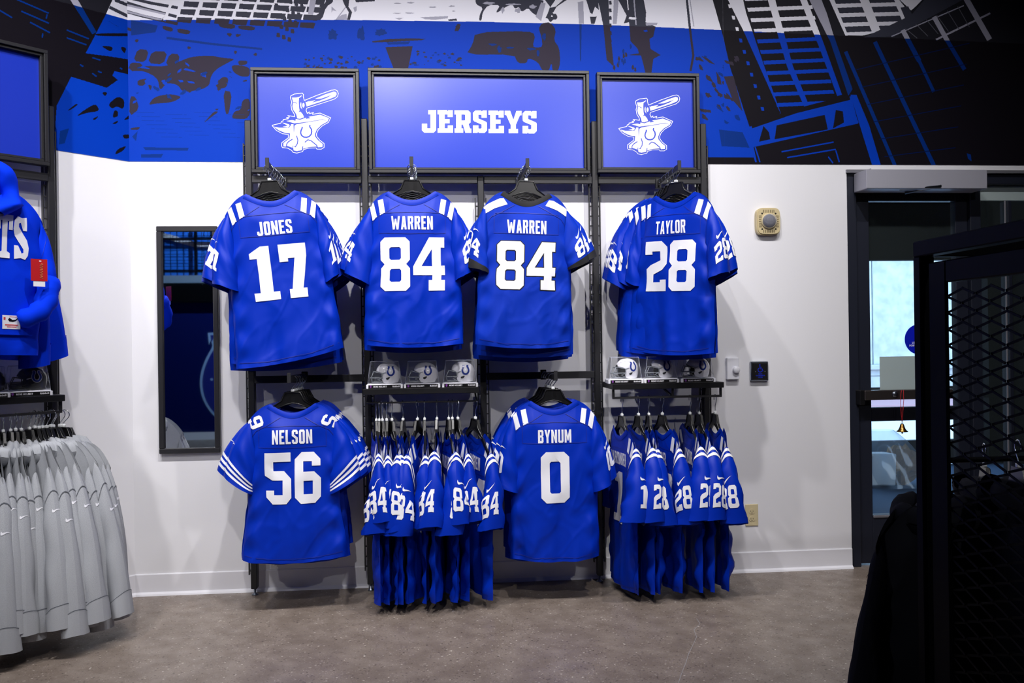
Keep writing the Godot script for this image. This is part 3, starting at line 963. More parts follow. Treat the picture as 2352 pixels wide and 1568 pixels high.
# ---------- shop fittings, in the axes of the wall they stand on (xf: x to the right, y up, z into the room) ----------
func rack(label: String, xf: Transform3D, ups, rails) -> Node3D:
	var o = thing("wall_rack", label, "display rack", xf * Vector3(ups[0][0], 0, 0.07))
	for u in ups:                                   # [x, top, has left strip, has right strip]
		var st = tool()
		box(st, xf * Vector3(u[0], (u[1] + 0.035) * 0.5, 0.07), Vector3(0.031, u[1] - 0.035, 0.045), 0.003, xf.basis)
		var up = wpart(o, "upright", st, M.black_metal)
		for s in [-1, 1]:
			if (s < 0 and not u[2]) or (s > 0 and not u[3]):
				continue
			var sl = tool()
			var top = u[1] - 0.11
			box(sl, xf * Vector3(u[0] + s * 0.0275, (top + 0.1) * 0.5, 0.06), Vector3(0.005, top - 0.1, 0.022), 0.0, xf.basis)
			var y = 0.12
			while y < top:
				box(sl, xf * Vector3(u[0] + s * 0.0205, y, 0.06), Vector3(0.011, 0.005, 0.02), 0.0, xf.basis)
				y += 0.0505
			var ls = put(up, "slotted_strip", mesh_of(sl, M.black_metal))
			ls.set_meta("kind", "stuff")
		var ft = tool(true)
		lathe(ft, [[0.0, 0.0], [0.016, 0.0], [0.016, 0.006], [0.006, 0.012], [0.006, 0.036], [0.0, 0.036]], xf * Transform3D(Basis(), Vector3(u[0], 0, 0.07)), 14)
		put(up, "levelling_foot", mesh_of(ft, M.steel))
	for r in rails:                                 # [x0, x1, y]
		var st2 = tool()
		box(st2, xf * Vector3((r[0] + r[1]) * 0.5, r[2], 0.086), Vector3(r[1] - r[0] - 0.034, 0.036, 0.022), 0.002, xf.basis)
		wpart(o, "cross_rail", st2, M.black_metal)
	return o

func sign_board(label: String, xf: Transform3D, x0, x1, y0, y1, m) -> Node3D:
	var c = Vector3((x0 + x1) * 0.5, y0, 0.0)
	var o = thing("sign_board", label, "sign", xf * Vector3(c.x, y0, 0.10))
	o.basis = xf.basis
	var w = x1 - x0
	var h = y1 - y0
	for d in [[0.0, 0.016, 0.022, "frame"], [0.018, 0.011, 0.012, "inner_frame"]]:
		var st = tool()
		var t = d[1]
		var i = d[0]
		box(st, Vector3(0, h - i - t * 0.5, d[2] * 0.5), Vector3(w - 2 * i, t, d[2] + 0.02), 0.0015)
		box(st, Vector3(0, i + t * 0.5, d[2] * 0.5), Vector3(w - 2 * i, t, d[2] + 0.02), 0.0015)
		box(st, Vector3(-w * 0.5 + i + t * 0.5, h * 0.5, d[2] * 0.5), Vector3(t, h - 2 * i - 2 * t, d[2] + 0.02), 0.0015)
		box(st, Vector3(w * 0.5 - i - t * 0.5, h * 0.5, d[2] * 0.5), Vector3(t, h - 2 * i - 2 * t, d[2] + 0.02), 0.0015)
		part(o, d[3], st, M.black_metal)
	var pn = tool()
	box(pn, Vector3(0, h * 0.5, -0.002), Vector3(w - 0.03, h - 0.03, 0.008))
	part(o, "panel", pn, m)
	return o

# shapes traced on a sign: pixel outlines seen at sc from ox, oy, laid as thin film on the panel
func film(o: Node3D, called: String, polys, off: float, m, ox: float, oy: float, sc: float, extra = Transform2D()):
	var st = tool()
	for p in polys:
		var q = PackedVector2Array()
		for v in p:
			var u = extra * v
			var w3 = W(u.x / sc + ox, u.y / sc + oy, 0.102 + off)
			q.append(Vector2(w3.x - o.position.x, w3.y - o.position.y))
		plate(st, q, 0.0016 + off, 0.0022 + off)
	part(o, called, st, m)

func anvil_logo(o: Node3D, field, extra = Transform2D()):
	var rim = pv([518, 345, 530, 308, 600, 275, 740, 258, 768, 290, 762, 320, 780, 390, 1000, 300, 1260, 208, 1330, 198, 1375, 220, 1395, 270, 1380, 330, 1320, 378, 1100, 450, 825, 540, 812, 570, 832, 622, 868, 594, 872, 628, 950, 605, 930, 640, 1060, 618, 1258, 705, 1215, 795, 1100, 860, 1030, 930, 1000, 1000, 1005, 1040, 1060, 1110, 1138, 1170, 1138, 1245, 1085, 1278, 1000, 1278, 985, 1255, 860, 1258, 765, 1285, 750, 1320, 640, 1350, 570, 1335, 545, 1300, 470, 1258, 380, 1250, 362, 1220, 365, 1155, 485, 1065, 485, 1015, 380, 1000, 270, 940, 190, 850, 200, 838, 350, 800, 360, 770, 390, 762, 395, 735, 480, 722, 445, 705, 500, 692, 470, 663, 598, 682, 590, 645, 545, 570, 530, 480, 545, 430])
	film(o, "logo_outline", [rim], 0.0, M.white_print, 600, 180, 7.84, extra)
	film(o, "logo_field", Geometry2D.offset_polygon(rim, -11.0), 0.0008, field, 600, 180, 7.84, extra)
	var white = [
		pv([553, 345, 630, 345, 690, 330, 730, 300, 718, 330, 680, 352, 675, 420, 680, 520, 690, 580, 665, 608, 705, 598, 750, 650, 770, 700, 700, 725, 650, 720, 630, 640, 580, 570, 562, 500, 575, 430]),
		pv([965, 370, 1150, 290, 1310, 238, 1350, 252, 1358, 285, 1335, 325, 1230, 370, 1180, 352, 1285, 290, 1080, 362]),
		pv([798, 420, 830, 432, 832, 414, 870, 412, 975, 392, 905, 440, 1050, 402, 1180, 352, 1230, 370, 1000, 445, 818, 505]),
		ellipse(Vector2(760, 483), 20, 42), pv([715, 425, 700, 470, 708, 520, 738, 558, 722, 500, 722, 450]),
		pv([455, 765, 560, 750, 618, 765, 622, 730, 700, 745, 812, 706, 802, 730, 895, 715, 852, 692, 1060, 655, 1220, 715, 1195, 772, 1110, 735, 840, 780, 595, 808]),
		pv([230, 868, 330, 888, 500, 888, 525, 860, 540, 825, 580, 825, 585, 990, 520, 990, 430, 980, 310, 930]),
		pv([375, 795, 440, 808, 500, 828, 512, 856, 480, 882, 390, 868, 470, 855, 465, 845]),
		pv([600, 850, 640, 825, 840, 790, 1110, 745, 1195, 775, 1080, 840, 1000, 920, 968, 1000, 972, 1050, 1030, 1120, 1105, 1180, 1100, 1235, 1020, 1240, 1000, 1225, 860, 1235, 755, 1265, 735, 1290, 640, 1308, 585, 1295, 575, 1250, 470, 1215, 445, 1225, 400, 1225, 400, 1165, 510, 1080, 520, 992, 590, 992])]
	film(o, "logo_fill", white, 0.0016, M.white_print, 600, 180, 7.84, extra)
	var lines = [stroke(pv([635, 1030, 660, 1110, 652, 1170, 615, 1232]), 17), stroke(pv([620, 1236, 566, 1212, 574, 1292]), 13), stroke(pv([562, 1094, 490, 1140, 458, 1180, 455, 1240]), 17), stroke(pv([785, 1150, 842, 1103, 900, 1122, 1000, 1205, 1015, 1250]), 17),
		stroke(pv([750, 1222, 742, 1292]), 16), stroke(pv([575, 430, 610, 430, 645, 452]), 11), stroke(pv([735, 868, 738, 890, 716, 940, 710, 985, 728, 1028, 768, 1056, 815, 1060, 862, 1046, 898, 1008, 910, 960, 904, 915, 872, 868, 878, 836]), 25)]
	film(o, "logo_line", lines, 0.0024, field, 600, 180, 7.84, extra)

func jerseys_word(o: Node3D):
	var E1 = pv([430, 178, 600, 178, 617, 203, 625, 180, 705, 180, 705, 303, 612, 303, 612, 257, 560, 257, 560, 340, 648, 340, 648, 417, 560, 417, 560, 507, 615, 507, 615, 453, 710, 453, 710, 585, 432, 585, 432, 507, 460, 507, 460, 255, 430, 255])
	var S1 = pv([1112, 185, 1215, 185, 1228, 205, 1245, 185, 1318, 185, 1318, 317, 1222, 317, 1222, 272, 1205, 262, 1168, 262, 1168, 330, 1290, 382, 1318, 400, 1322, 430, 1322, 545, 1278, 590, 1175, 590, 1160, 565, 1150, 590, 1068, 588, 1068, 453, 1168, 453, 1168, 505, 1180, 513, 1210, 513, 1223, 500, 1223, 437, 1090, 380, 1070, 355, 1068, 228])
	var glyphs = [pv([263, 178, 405, 178, 405, 540, 362, 585, 192, 585, 148, 540, 148, 422, 245, 422, 245, 507, 303, 507, 303, 255, 263, 255]), E1,
		pv([735, 182, 980, 182, 1027, 225, 1027, 400, 990, 432, 1018, 510, 1040, 510, 1040, 588, 932, 588, 888, 440, 862, 440, 862, 508, 893, 508, 893, 585, 737, 585, 737, 508, 765, 508, 765, 310, 862, 310, 862, 366, 918, 366, 928, 355, 928, 268, 918, 258, 862, 258, 862, 309, 765, 309, 765, 258, 735, 258]), S1,
		Transform2D(0, Vector2(918, 9)) * E1, pv([1640, 190, 1738, 190, 1797, 350, 1850, 193, 1945, 193, 1945, 272, 1915, 272, 1843, 440, 1843, 517, 1880, 517, 1880, 595, 1712, 595, 1712, 517, 1748, 517, 1748, 445, 1668, 268, 1640, 268]), Transform2D(0, Vector2(895, 10)) * S1]
	for g in glyphs:
		film(o, "letter", [g], 0.0, M.white_print, 950, 230, 7.84)

func faceout_arm(label: String, a: Vector3, b: Vector3) -> Node3D:     # a flat bar out of the rail, with an upturned end plate
	var o = thing("faceout_arm", label, "display arm", a)
	var st = tool()
	bar(st, a, b, 0.012, 0.030, 0.002)
	wpart(o, "bar", st, M.black_metal)
	var e = tool()
	var d = (b - a).normalized()
	box(e, b + Vector3(0, 0.006, 0) + d * 0.003, Vector3(0.017, 0.046, 0.006), 0.001)
	wpart(o, "end_stop", e, M.black_metal)
	var p = tool()
	box(p, a + Vector3(0, -0.002, 0), Vector3(0.03, 0.05, 0.02), 0.002)
	wpart(o, "bracket", p, M.black_metal)
	return o

func shelf_unit(label: String, xf: Transform3D, x0: float, x1: float, y: float, z1: float, loop: bool, bar_y: float) -> Node3D:
	var o = thing("shelf", label, "shelf", xf * Vector3((x0 + x1) * 0.5, y, 0.1))
	var st = tool()
	box(st, xf * Vector3((x0 + x1) * 0.5, y - 0.014, (0.1 + z1) * 0.5), Vector3(x1 - x0, 0.028, z1 - 0.1), 0.002, xf.basis)
	wpart(o, "board", st, M.black_board)
	var rod = tool(true)
	var zb = z1 - 0.03
	if loop:
		var lp = tool()
		for x in [x0 + 0.008, x1 - 0.008]:
			box(lp, xf * Vector3(x, (y - 0.028 + bar_y) * 0.5, zb), Vector3(0.011, y - 0.028 - bar_y, 0.011), 0.001, xf.basis)
		box(lp, xf * Vector3((x0 + x1) * 0.5, bar_y, zb), Vector3(x1 - x0 - 0.006, 0.011, 0.011), 0.001, xf.basis)
		wpart(o, "hang_rail", lp, M.black_metal)
		var br = tool()
		bar(br, xf * Vector3(x0 * 0.45 + x1 * 0.55, y - 0.03, 0.12), xf * Vector3(x0 * 0.45 + x1 * 0.55, bar_y, zb), 0.008, 0.012)
		box(br, xf * Vector3(x0 * 0.45 + x1 * 0.55, (y + bar_y) * 0.5 - 0.014, zb), Vector3(0.01, y - 0.028 - bar_y, 0.008), 0.001, xf.basis)
		wpart(o, "bracket", br, M.black_metal)
	else:
		tube(rod, [xf * Vector3(x0 + 0.012, bar_y, zb), xf * Vector3(x1 - 0.005, bar_y, zb)], 0.0045, 10)
		wpart(o, "hang_rail", rod, M.black_metal)
		var br2 = tool()
		for x in [x0 + 0.012, x1 - 0.012]:
			bar(br2, xf * Vector3(x, y - 0.03, 0.12), xf * Vector3(x, bar_y, zb), 0.006, 0.014)
		wpart(o, "bracket", br2, M.black_metal)
	return o

# ---------- small football helmets in clear cases ----------
const HELM := [-0.056, 0.012, -0.0535, 0.022, -0.047, 0.033, -0.036, 0.0425, -0.02, 0.0485, 0.0, 0.0505, 0.02, 0.047, 0.038, 0.0375, 0.05, 0.0245, 0.0565, 0.008, 0.0575, -0.008, 0.053, -0.026, 0.044, -0.044, 0.03, -0.046, 0.012, -0.047, -0.008, -0.048, -0.024, -0.044, -0.031, -0.03, -0.029, -0.014, -0.025, -0.004, -0.033, 0.004, -0.045, 0.008]

func helm_z(x: float, y: float, k = 1.0) -> float:
	var yy = y if y > 0.0 else y * 0.5
	return 0.047 * k * sqrt(maxf(0.0, 1.0 - pow(x / 0.059, 2.0) - pow(yy / 0.0515, 2.0)))

func helmet(label: String, group: String, dark: bool) -> Node3D:
	var o = thing("mini_helmet", label, "helmet", Vector3.ZERO, group)
	var C = Vector3(0.016, 0.049, 0)
	var n = HELM.size() / 2
	for lay in [[1.0, "shell", M.helm_dark if dark else M.helm_white], [0.93, "padding", M.black_knit]]:
		var st = tool(true)
		for s in [1.0, -1.0]:
			grid(st, n * 2, 9, func(i, j):
				var f = i * n
				var a = int(f) % n
				var b = (a + 1) % n
				var fr = f - floorf(f)
				var p = Vector2(lerpf(HELM[a * 2], HELM[b * 2], fr), lerpf(HELM[a * 2 + 1], HELM[b * 2 + 1], fr)) * lay[0]
				var c = Vector2(0.01, -0.002)
				p = c + (p - c) * (1.0 - pow(j, 1.6))
				return C + Vector3(p.x, p.y, s * helm_z(p.x, p.y, lay[0])), s > 0)
		part(o, lay[1], st, lay[2])
	var fm = tool(true)
	for s in [1.0, -1.0]:
		for b in [[-0.03, 0.0, 0.043, -0.062, 0.008, 0.03, -0.07, 0.008], [-0.03, -0.02, 0.043, -0.076, -0.021, 0.027, -0.084, -0.021], [-0.025, -0.041, 0.037, -0.07, -0.042, 0.024, -0.077, -0.042]]:
			tube(fm, [C + Vector3(b[0], b[1], s * b[2]), C + Vector3(b[3], b[4], s * b[5]), C + Vector3(b[6], b[7], s * 0.01), C + Vector3(b[6], b[7], 0)], 0.0023, 6)
		tube(fm, [C + Vector3(-0.068, 0.008, s * 0.016), C + Vector3(-0.082, -0.021, s * 0.014), C + Vector3(-0.076, -0.042, s * 0.012)], 0.0021, 6)
		tube(fm, [C + Vector3(-0.044, 0.006, s * 0.037), C + Vector3(-0.03, 0.0, s * 0.044), C + Vector3(-0.029, -0.02, s * 0.044), C + Vector3(-0.05, -0.03, s * 0.036), C + Vector3(-0.026, -0.041, s * 0.038)], 0.0024, 6)
	part(o, "face_mask", fm, M.helm_dark if dark else M.mask_grey)
	var hs = horseshoe(Vector2(0.011, 0.010), 0.0235, 0.36)
	var onto = func(p): return C + Vector3(p.x, p.y, helm_z(p.x, p.y) + 0.0011)
	if dark:
		var ed = tool(true)
		drape(ed, horseshoe(Vector2(0.011, 0.010), 0.0235, 0.36, 0.08)[0], [], 0.01, func(p): return C + Vector3(p.x, p.y, helm_z(p.x, p.y) + 0.0006))
		part(o, "decal_edge", ed, M.white_print)
	var dc = tool(true)
	drape(dc, hs[0], [], 0.01, onto)
	part(o, "horseshoe_decal", dc, M.blue_decal)
	var eh = tool(true)
	drape(eh, pv([-0.012, -0.022, 0.002, -0.017, 0.008, -0.018, 0.002, -0.027, -0.006, -0.031, -0.012, -0.027]), [], 0.01, onto)
	part(o, "ear_hole", eh, M.black_plastic)
	var sp = tool(true)
	drape(sp, ccw(pv([-0.03, 0.001, -0.012, 0.006, -0.011, 0.003, -0.03, -0.003])), [], 0.01, func(p): return C + Vector3(p.x, p.y, helm_z(p.x, p.y) + 0.0022))
	part(o, "chin_strap", sp, M.white_print if dark else M.mask_grey)
	return o

func helmet_case(label: String, group: String) -> Node3D:
	var o = thing("display_case", label, "display case", Vector3.ZERO, group)
	var st = tool()
	box(st, Vector3(0, 0.010, 0), Vector3(0.172, 0.020, 0.125), 0.002)
	box(st, Vector3(0, 0.0215, 0), Vector3(0.160, 0.004, 0.113), 0.001)
	part(o, "base", st, M.white_plastic)
	var lb = tool()
	box(lb, Vector3(0, 0.010, 0.0632), Vector3(0.150, 0.0165, 0.0012))
	var lab = part(o, "printed_label", lb, M.label_black)
	text_on(lab, "lettering", "MINI HELMET", 0.0098, Transform3D(Basis(), Vector3(-0.021, 0.010, 0.0642)), M.white_print, true, 0.98)
	text_on(lab, "lettering", "Riddell", 0.0098, Transform3D(Basis(), Vector3(0.054, 0.010, 0.0642)), M.white_print, true, 1.05)
	var sh = tool()
	plate(sh, pv([-0.0685, 0.016, -0.0605, 0.016, -0.0605, 0.008, -0.0645, 0.004, -0.0685, 0.008]), 0.0638, 0.0645)
	put(lab, "shield_mark", mesh_of(sh, M.shield))
	var cv = tool()
	var b = Vector3(0.079, 0.0235, 0.056)
	var t = Vector3(0.066, 0.128, 0.045)
	var q = []
	for k in [[-1, 1], [1, 1], [1, -1], [-1, -1]]:
		q.append([Vector3(k[0] * b.x, b.y, k[1] * b.z), Vector3(k[0] * t.x, t.y, k[1] * t.z)])
	for k in 4:
		quad(cv, q[k][0], q[(k + 1) % 4][0], q[(k + 1) % 4][1], q[k][1])
	quad(cv, q[0][1], q[1][1], q[2][1], q[3][1])
	part(o, "clear_cover", cv, M.clear)
	var eg = tool(true)
	for k in 4:
		tube(eg, [q[k][0], q[k][1]], 0.0007, 5)
		tube(eg, [q[k][1], q[(k + 1) % 4][1]], 0.0008, 5)
	part(o, "cover_edge", eg, M.clear_edge)
	return o

# ---------- lamps: heads on a ceiling track ----------
func track_light(label: String, at: Vector3, aim: Vector3, energy: float, angle: float, tint = Color(1, 0.98, 0.97), soft = 0.04):
	var o = thing("track_light", label, "spotlight", at, "ceiling spotlights")
	o.look_at_from_position(at, aim, Vector3.UP)
	var st = tool(true)
	lathe(st, [[0.0, -0.16], [0.055, -0.16], [0.058, -0.15], [0.058, 0.0], [0.052, 0.0], [0.050, -0.02]], Transform3D(Basis(Vector3.RIGHT, -PI * 0.5), Vector3.ZERO), 24)
	part(o, "can", st, M.black_metal)
	var ln = tool()
	lathe(ln, [[0.0, -0.02], [0.050, -0.02]], Transform3D(Basis(Vector3.RIGHT, -PI * 0.5), Vector3.ZERO), 24)
	part(o, "lens", ln, M.lamp_glow)
	var sp = SpotLight3D.new()
	sp.name = "spot"
	o.add_child(sp, true)
	sp.position = Vector3(0, 0, -0.02)
	sp.light_energy = energy
	sp.light_color = tint
	sp.spot_angle = angle
	sp.spot_angle_attenuation = 0.8
	sp.spot_range = 14.0
	sp.spot_attenuation = 2.0
	sp.light_size = soft
	sp.shadow_enabled = true

func make_materials():
	mat("white_wall", Color8(236, 236, 240), 0.55)
	relief(M.white_wall, noise_tex(0.05, FastNoiseLite.TYPE_SIMPLEX_SMOOTH, 1.2, 3), 3.0, 0.12)
	mat("base_white", Color8(232, 232, 238), 0.4)
	mat("ceiling", Color8(24, 24, 28), 0.9)
	mat("side_wall", Color8(44, 46, 56), 0.8)
	mat("black_metal", Color8(34, 34, 38), 0.42, 0.0, 0.5)
	relief(M.black_metal, noise_tex(0.25, FastNoiseLite.TYPE_SIMPLEX, 2.0, 2), 9.0, 0.10)
	mat("black_board", Color8(22, 22, 25), 0.35)
	mat("black_plastic", Color8(20, 20, 22), 0.28)
	mat("dark_frame", Color8(26, 30, 44), 0.45)
	mat("gondola", Color8(7, 8, 12), 0.45, 0.0, 0.15)
	mat("steel", Color8(150, 158, 170), 0.3, 1.0)
	mat("chrome", Color8(205, 210, 218), 0.16, 1.0)
	mat("alu", Color8(178, 178, 190), 0.5, 0.35)
	mat("bar_steel", Color8(120, 112, 110), 0.3, 0.9)
	mat("clip", Color8(235, 238, 240), 0.3)
	mat("white_print", Color8(240, 241, 248), 0.42)
	mat("white_plastic", Color8(235, 236, 244), 0.3)
	mat("label_black", Color8(14, 13, 16), 0.35)
	mat("shield", Color8(120, 60, 150), 0.4)
	mat("blue_decal", Color8(8, 44, 140), 0.25)
	mat("helm_white", Color8(240, 240, 248), 0.16)
	M.helm_white.clearcoat_enabled = true
	mat("helm_dark", Color8(14, 15, 20), 0.2)
	mat("mask_grey", Color8(150, 156, 165), 0.3)
	mat("jersey", Color8(0, 45, 176), 0.44, 0.0, 0.30)
	relief(M.jersey, noise_tex(0.2, FastNoiseLite.TYPE_SIMPLEX, 3.0, 2, null, 512, 5), 14.0, 0.14)
	mat("jersey_seam", Color8(1, 34, 150), 0.6)
	mat("jersey_dull", Color8(0, 47, 172), 0.62, 0.0, 0.28)
	relief(M.jersey_dull, noise_tex(0.35, FastNoiseLite.TYPE_SIMPLEX, 5.0, 3, null, 512, 8), 16.0, 0.3)
	mat("black_knit", Color8(18, 18, 22), 0.8)
	mat("fleece_blue", Color8(0, 50, 215), 0.85, 0.0, 0.2)
	relief(M.fleece_blue, noise_tex(0.3, FastNoiseLite.TYPE_SIMPLEX, 4.0, 3, null, 512, 9), 12.0, 0.25)
	var heather = ramp_of([0.3, 0.5, 0.7], [Color8(130, 134, 141), Color8(166, 170, 176), Color8(206, 209, 215)])
	mat("fleece_grey", Color.WHITE, 0.9, 0.0, 0.3)
	M.fleece_grey.albedo_texture = noise_tex(0.11, FastNoiseLite.TYPE_SIMPLEX, 0.0, 3, heather, 512, 3)
	relief(M.fleece_grey, noise_tex(0.3, FastNoiseLite.TYPE_SIMPLEX, 4.0, 3, null, 512, 10), 11.0, 0.3)
	mat("fleece_black", Color8(16, 18, 27), 0.9, 0.0, 0.3)
	mat("seam_grey", Color8(92, 96, 103), 0.9)
	mat("red_card", Color8(176, 22, 28), 0.45)
	mat("gold_print", Color8(196, 130, 70), 0.4)
	mat("tag_white", Color8(228, 228, 232), 0.6)
	mat("tag_red", Color8(200, 60, 66), 0.6)
	mat("sign_blue", Color8(6, 52, 190), 0.30, 0.0, 0.55)
	mat("sign_blue_dark", Color8(4, 42, 170), 0.45, 0.0, 0.5)
	mat("lamp_glow", Color8(255, 250, 240), 0.5)
	M.lamp_glow.emission_enabled = true
	M.lamp_glow.emission = Color8(255, 248, 238)
	M.lamp_glow.emission_energy_multiplier = 2.0
	mat("mirror", Color8(236, 240, 244), 0.02, 1.0)
	var cl = mat("clear", Color(0.92, 0.94, 1.0, 0.03), 0.03)
	cl.transparency = BaseMaterial3D.TRANSPARENCY_ALPHA
	var ce = mat("clear_edge", Color(0.9, 0.92, 1.0, 0.55), 0.1)
	ce.transparency = BaseMaterial3D.TRANSPARENCY_ALPHA
	var gl = mat("glass", Color(0.80, 0.90, 0.92, 0.015), 0.02)
	gl.transparency = BaseMaterial3D.TRANSPARENCY_ALPHA
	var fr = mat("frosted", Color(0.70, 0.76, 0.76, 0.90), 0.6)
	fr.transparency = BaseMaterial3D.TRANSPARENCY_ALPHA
	var bg = mat("bag_film", Color(0.78, 0.90, 1.0, 0.18), 0.12)
	bg.transparency = BaseMaterial3D.TRANSPARENCY_ALPHA
	mat("beige", Color8(206, 190, 148), 0.4)
	mat("beige_dark", Color8(120, 108, 78), 0.6)
	mat("ivory", Color8(214, 200, 160), 0.35)
	mat("slot", Color8(40, 36, 30), 0.7)
	mat("nickel", Color8(70, 70, 74), 0.35, 0.9)
	mat("print_blue", Color8(10, 40, 190), 0.5)
	mat("brass", Color8(176, 132, 70), 0.28, 1.0)
	mat("red_cord", Color8(190, 14, 26), 0.6)
	mat("sticker_blue", Color8(6, 26, 200), 0.4)
	mat("strobe_lens", Color(0.85, 0.86, 0.92, 0.25), 0.04).transparency = BaseMaterial3D.TRANSPARENCY_ALPHA
	mat("trim_grey", Color8(150, 150, 158), 0.4, 0.6)
	mat("vest_dark", Color8(11, 9, 9), 0.85, 0.0, 0.2)
	mat("vest_frame", Color8(16, 19, 28), 0.5)
	mat("vest_wall", Color8(150, 172, 170), 0.7)
	mat("carpet_blue", Color8(60, 90, 120), 0.95)
	mat("concrete", Color.WHITE, 0.9)
	M.concrete.albedo_texture = noise_tex(0.012, FastNoiseLite.TYPE_SIMPLEX_SMOOTH, 0.0, 5, ramp_of([0.2, 0.8], [Color8(182, 192, 194), Color8(206, 214, 216)]), 512, 4)
	M.concrete.uv1_triplanar = true
	M.concrete.uv1_scale = Vector3.ONE * 0.5
	mat("pavement", Color8(222, 224, 226), 0.9)
	mat("brick_pink", Color8(190, 150, 152), 0.9)
	mat("box_white", Color8(240, 242, 240), 0.7)
	mat("kraft", Color8(168, 128, 84), 0.9)
	mat("rear_blue", Color8(3, 18, 84), 0.6, 0.0, 0.2)
	mat("rear_shoe", Color8(10, 30, 130), 0.5)
	mat("pale_line", Color8(150, 185, 225), 0.5)
	mat("painted_glow", Color8(20, 110, 220), 0.6)  # blue light on the upper rear wall, put into the base colour
	mat("ledge", Color8(120, 140, 160), 0.8)
	mat("stain", Color8(150, 148, 150), 0.6)
	# polished concrete: pale and dark chips in a brown-grey ground
	var im = Image.create(1024, 1024, false, Image.FORMAT_RGB8)
	im.fill(Color8(134, 123, 114))
	for k in 26000:
		var x = rng.randi() % 1024
		var y = rng.randi() % 1024
		var big = rng.randf()
		var s = 1 if big < 0.62 else (2 if big < 0.9 else 3 + rng.randi() % 3)
		var tone = rng.randf()
		var c = Color8(92, 83, 76)
		if tone > 0.5:
			c = Color8(160, 151, 142)
		if tone > 0.86:
			c = Color8(204, 197, 188)
		if tone > 0.985:
			c = Color8(228, 224, 214)
		if tone < 0.06:
			c = Color8(52, 45, 41)
		im.fill_rect(Rect2i(x, y, s, maxi(1, s - rng.randi() % 2)), c)
		if s > 2:
			im.fill_rect(Rect2i(x - 1, y + 1, s + 2, maxi(1, s - 2)), c)
	mat("floor", Color.WHITE, 0.46, 0.0, 0.42)
	M.floor.albedo_texture = ImageTexture.create_from_image(im)
	M.floor.uv1_triplanar = true
	M.floor.uv1_scale = Vector3.ONE * 0.95
	M.floor.detail_enabled = true
	M.floor.detail_blend_mode = BaseMaterial3D.BLEND_MODE_MUL
	M.floor.detail_uv_layer = BaseMaterial3D.DETAIL_UV_1
	var cloud = noise_tex(0.006, FastNoiseLite.TYPE_SIMPLEX_SMOOTH, 0.0, 4, ramp_of([0.2, 0.8], [Color8(226, 223, 221), Color8(255, 255, 255)]), 1024, 12)
	M.floor.detail_albedo = cloud
	M.floor.roughness_texture = noise_tex(0.02, FastNoiseLite.TYPE_SIMPLEX_SMOOTH, 0.0, 4, ramp_of([0.2, 0.8], [Color(0.7, 0.7, 0.7), Color(1, 1, 1)]), 512, 14)

func slab(called: String, lo: Vector3, hi: Vector3, m) -> MeshInstance3D:
	var st = tool()
	box(st, (lo + hi) * 0.5, hi - lo)
	return struct(called, st, m)

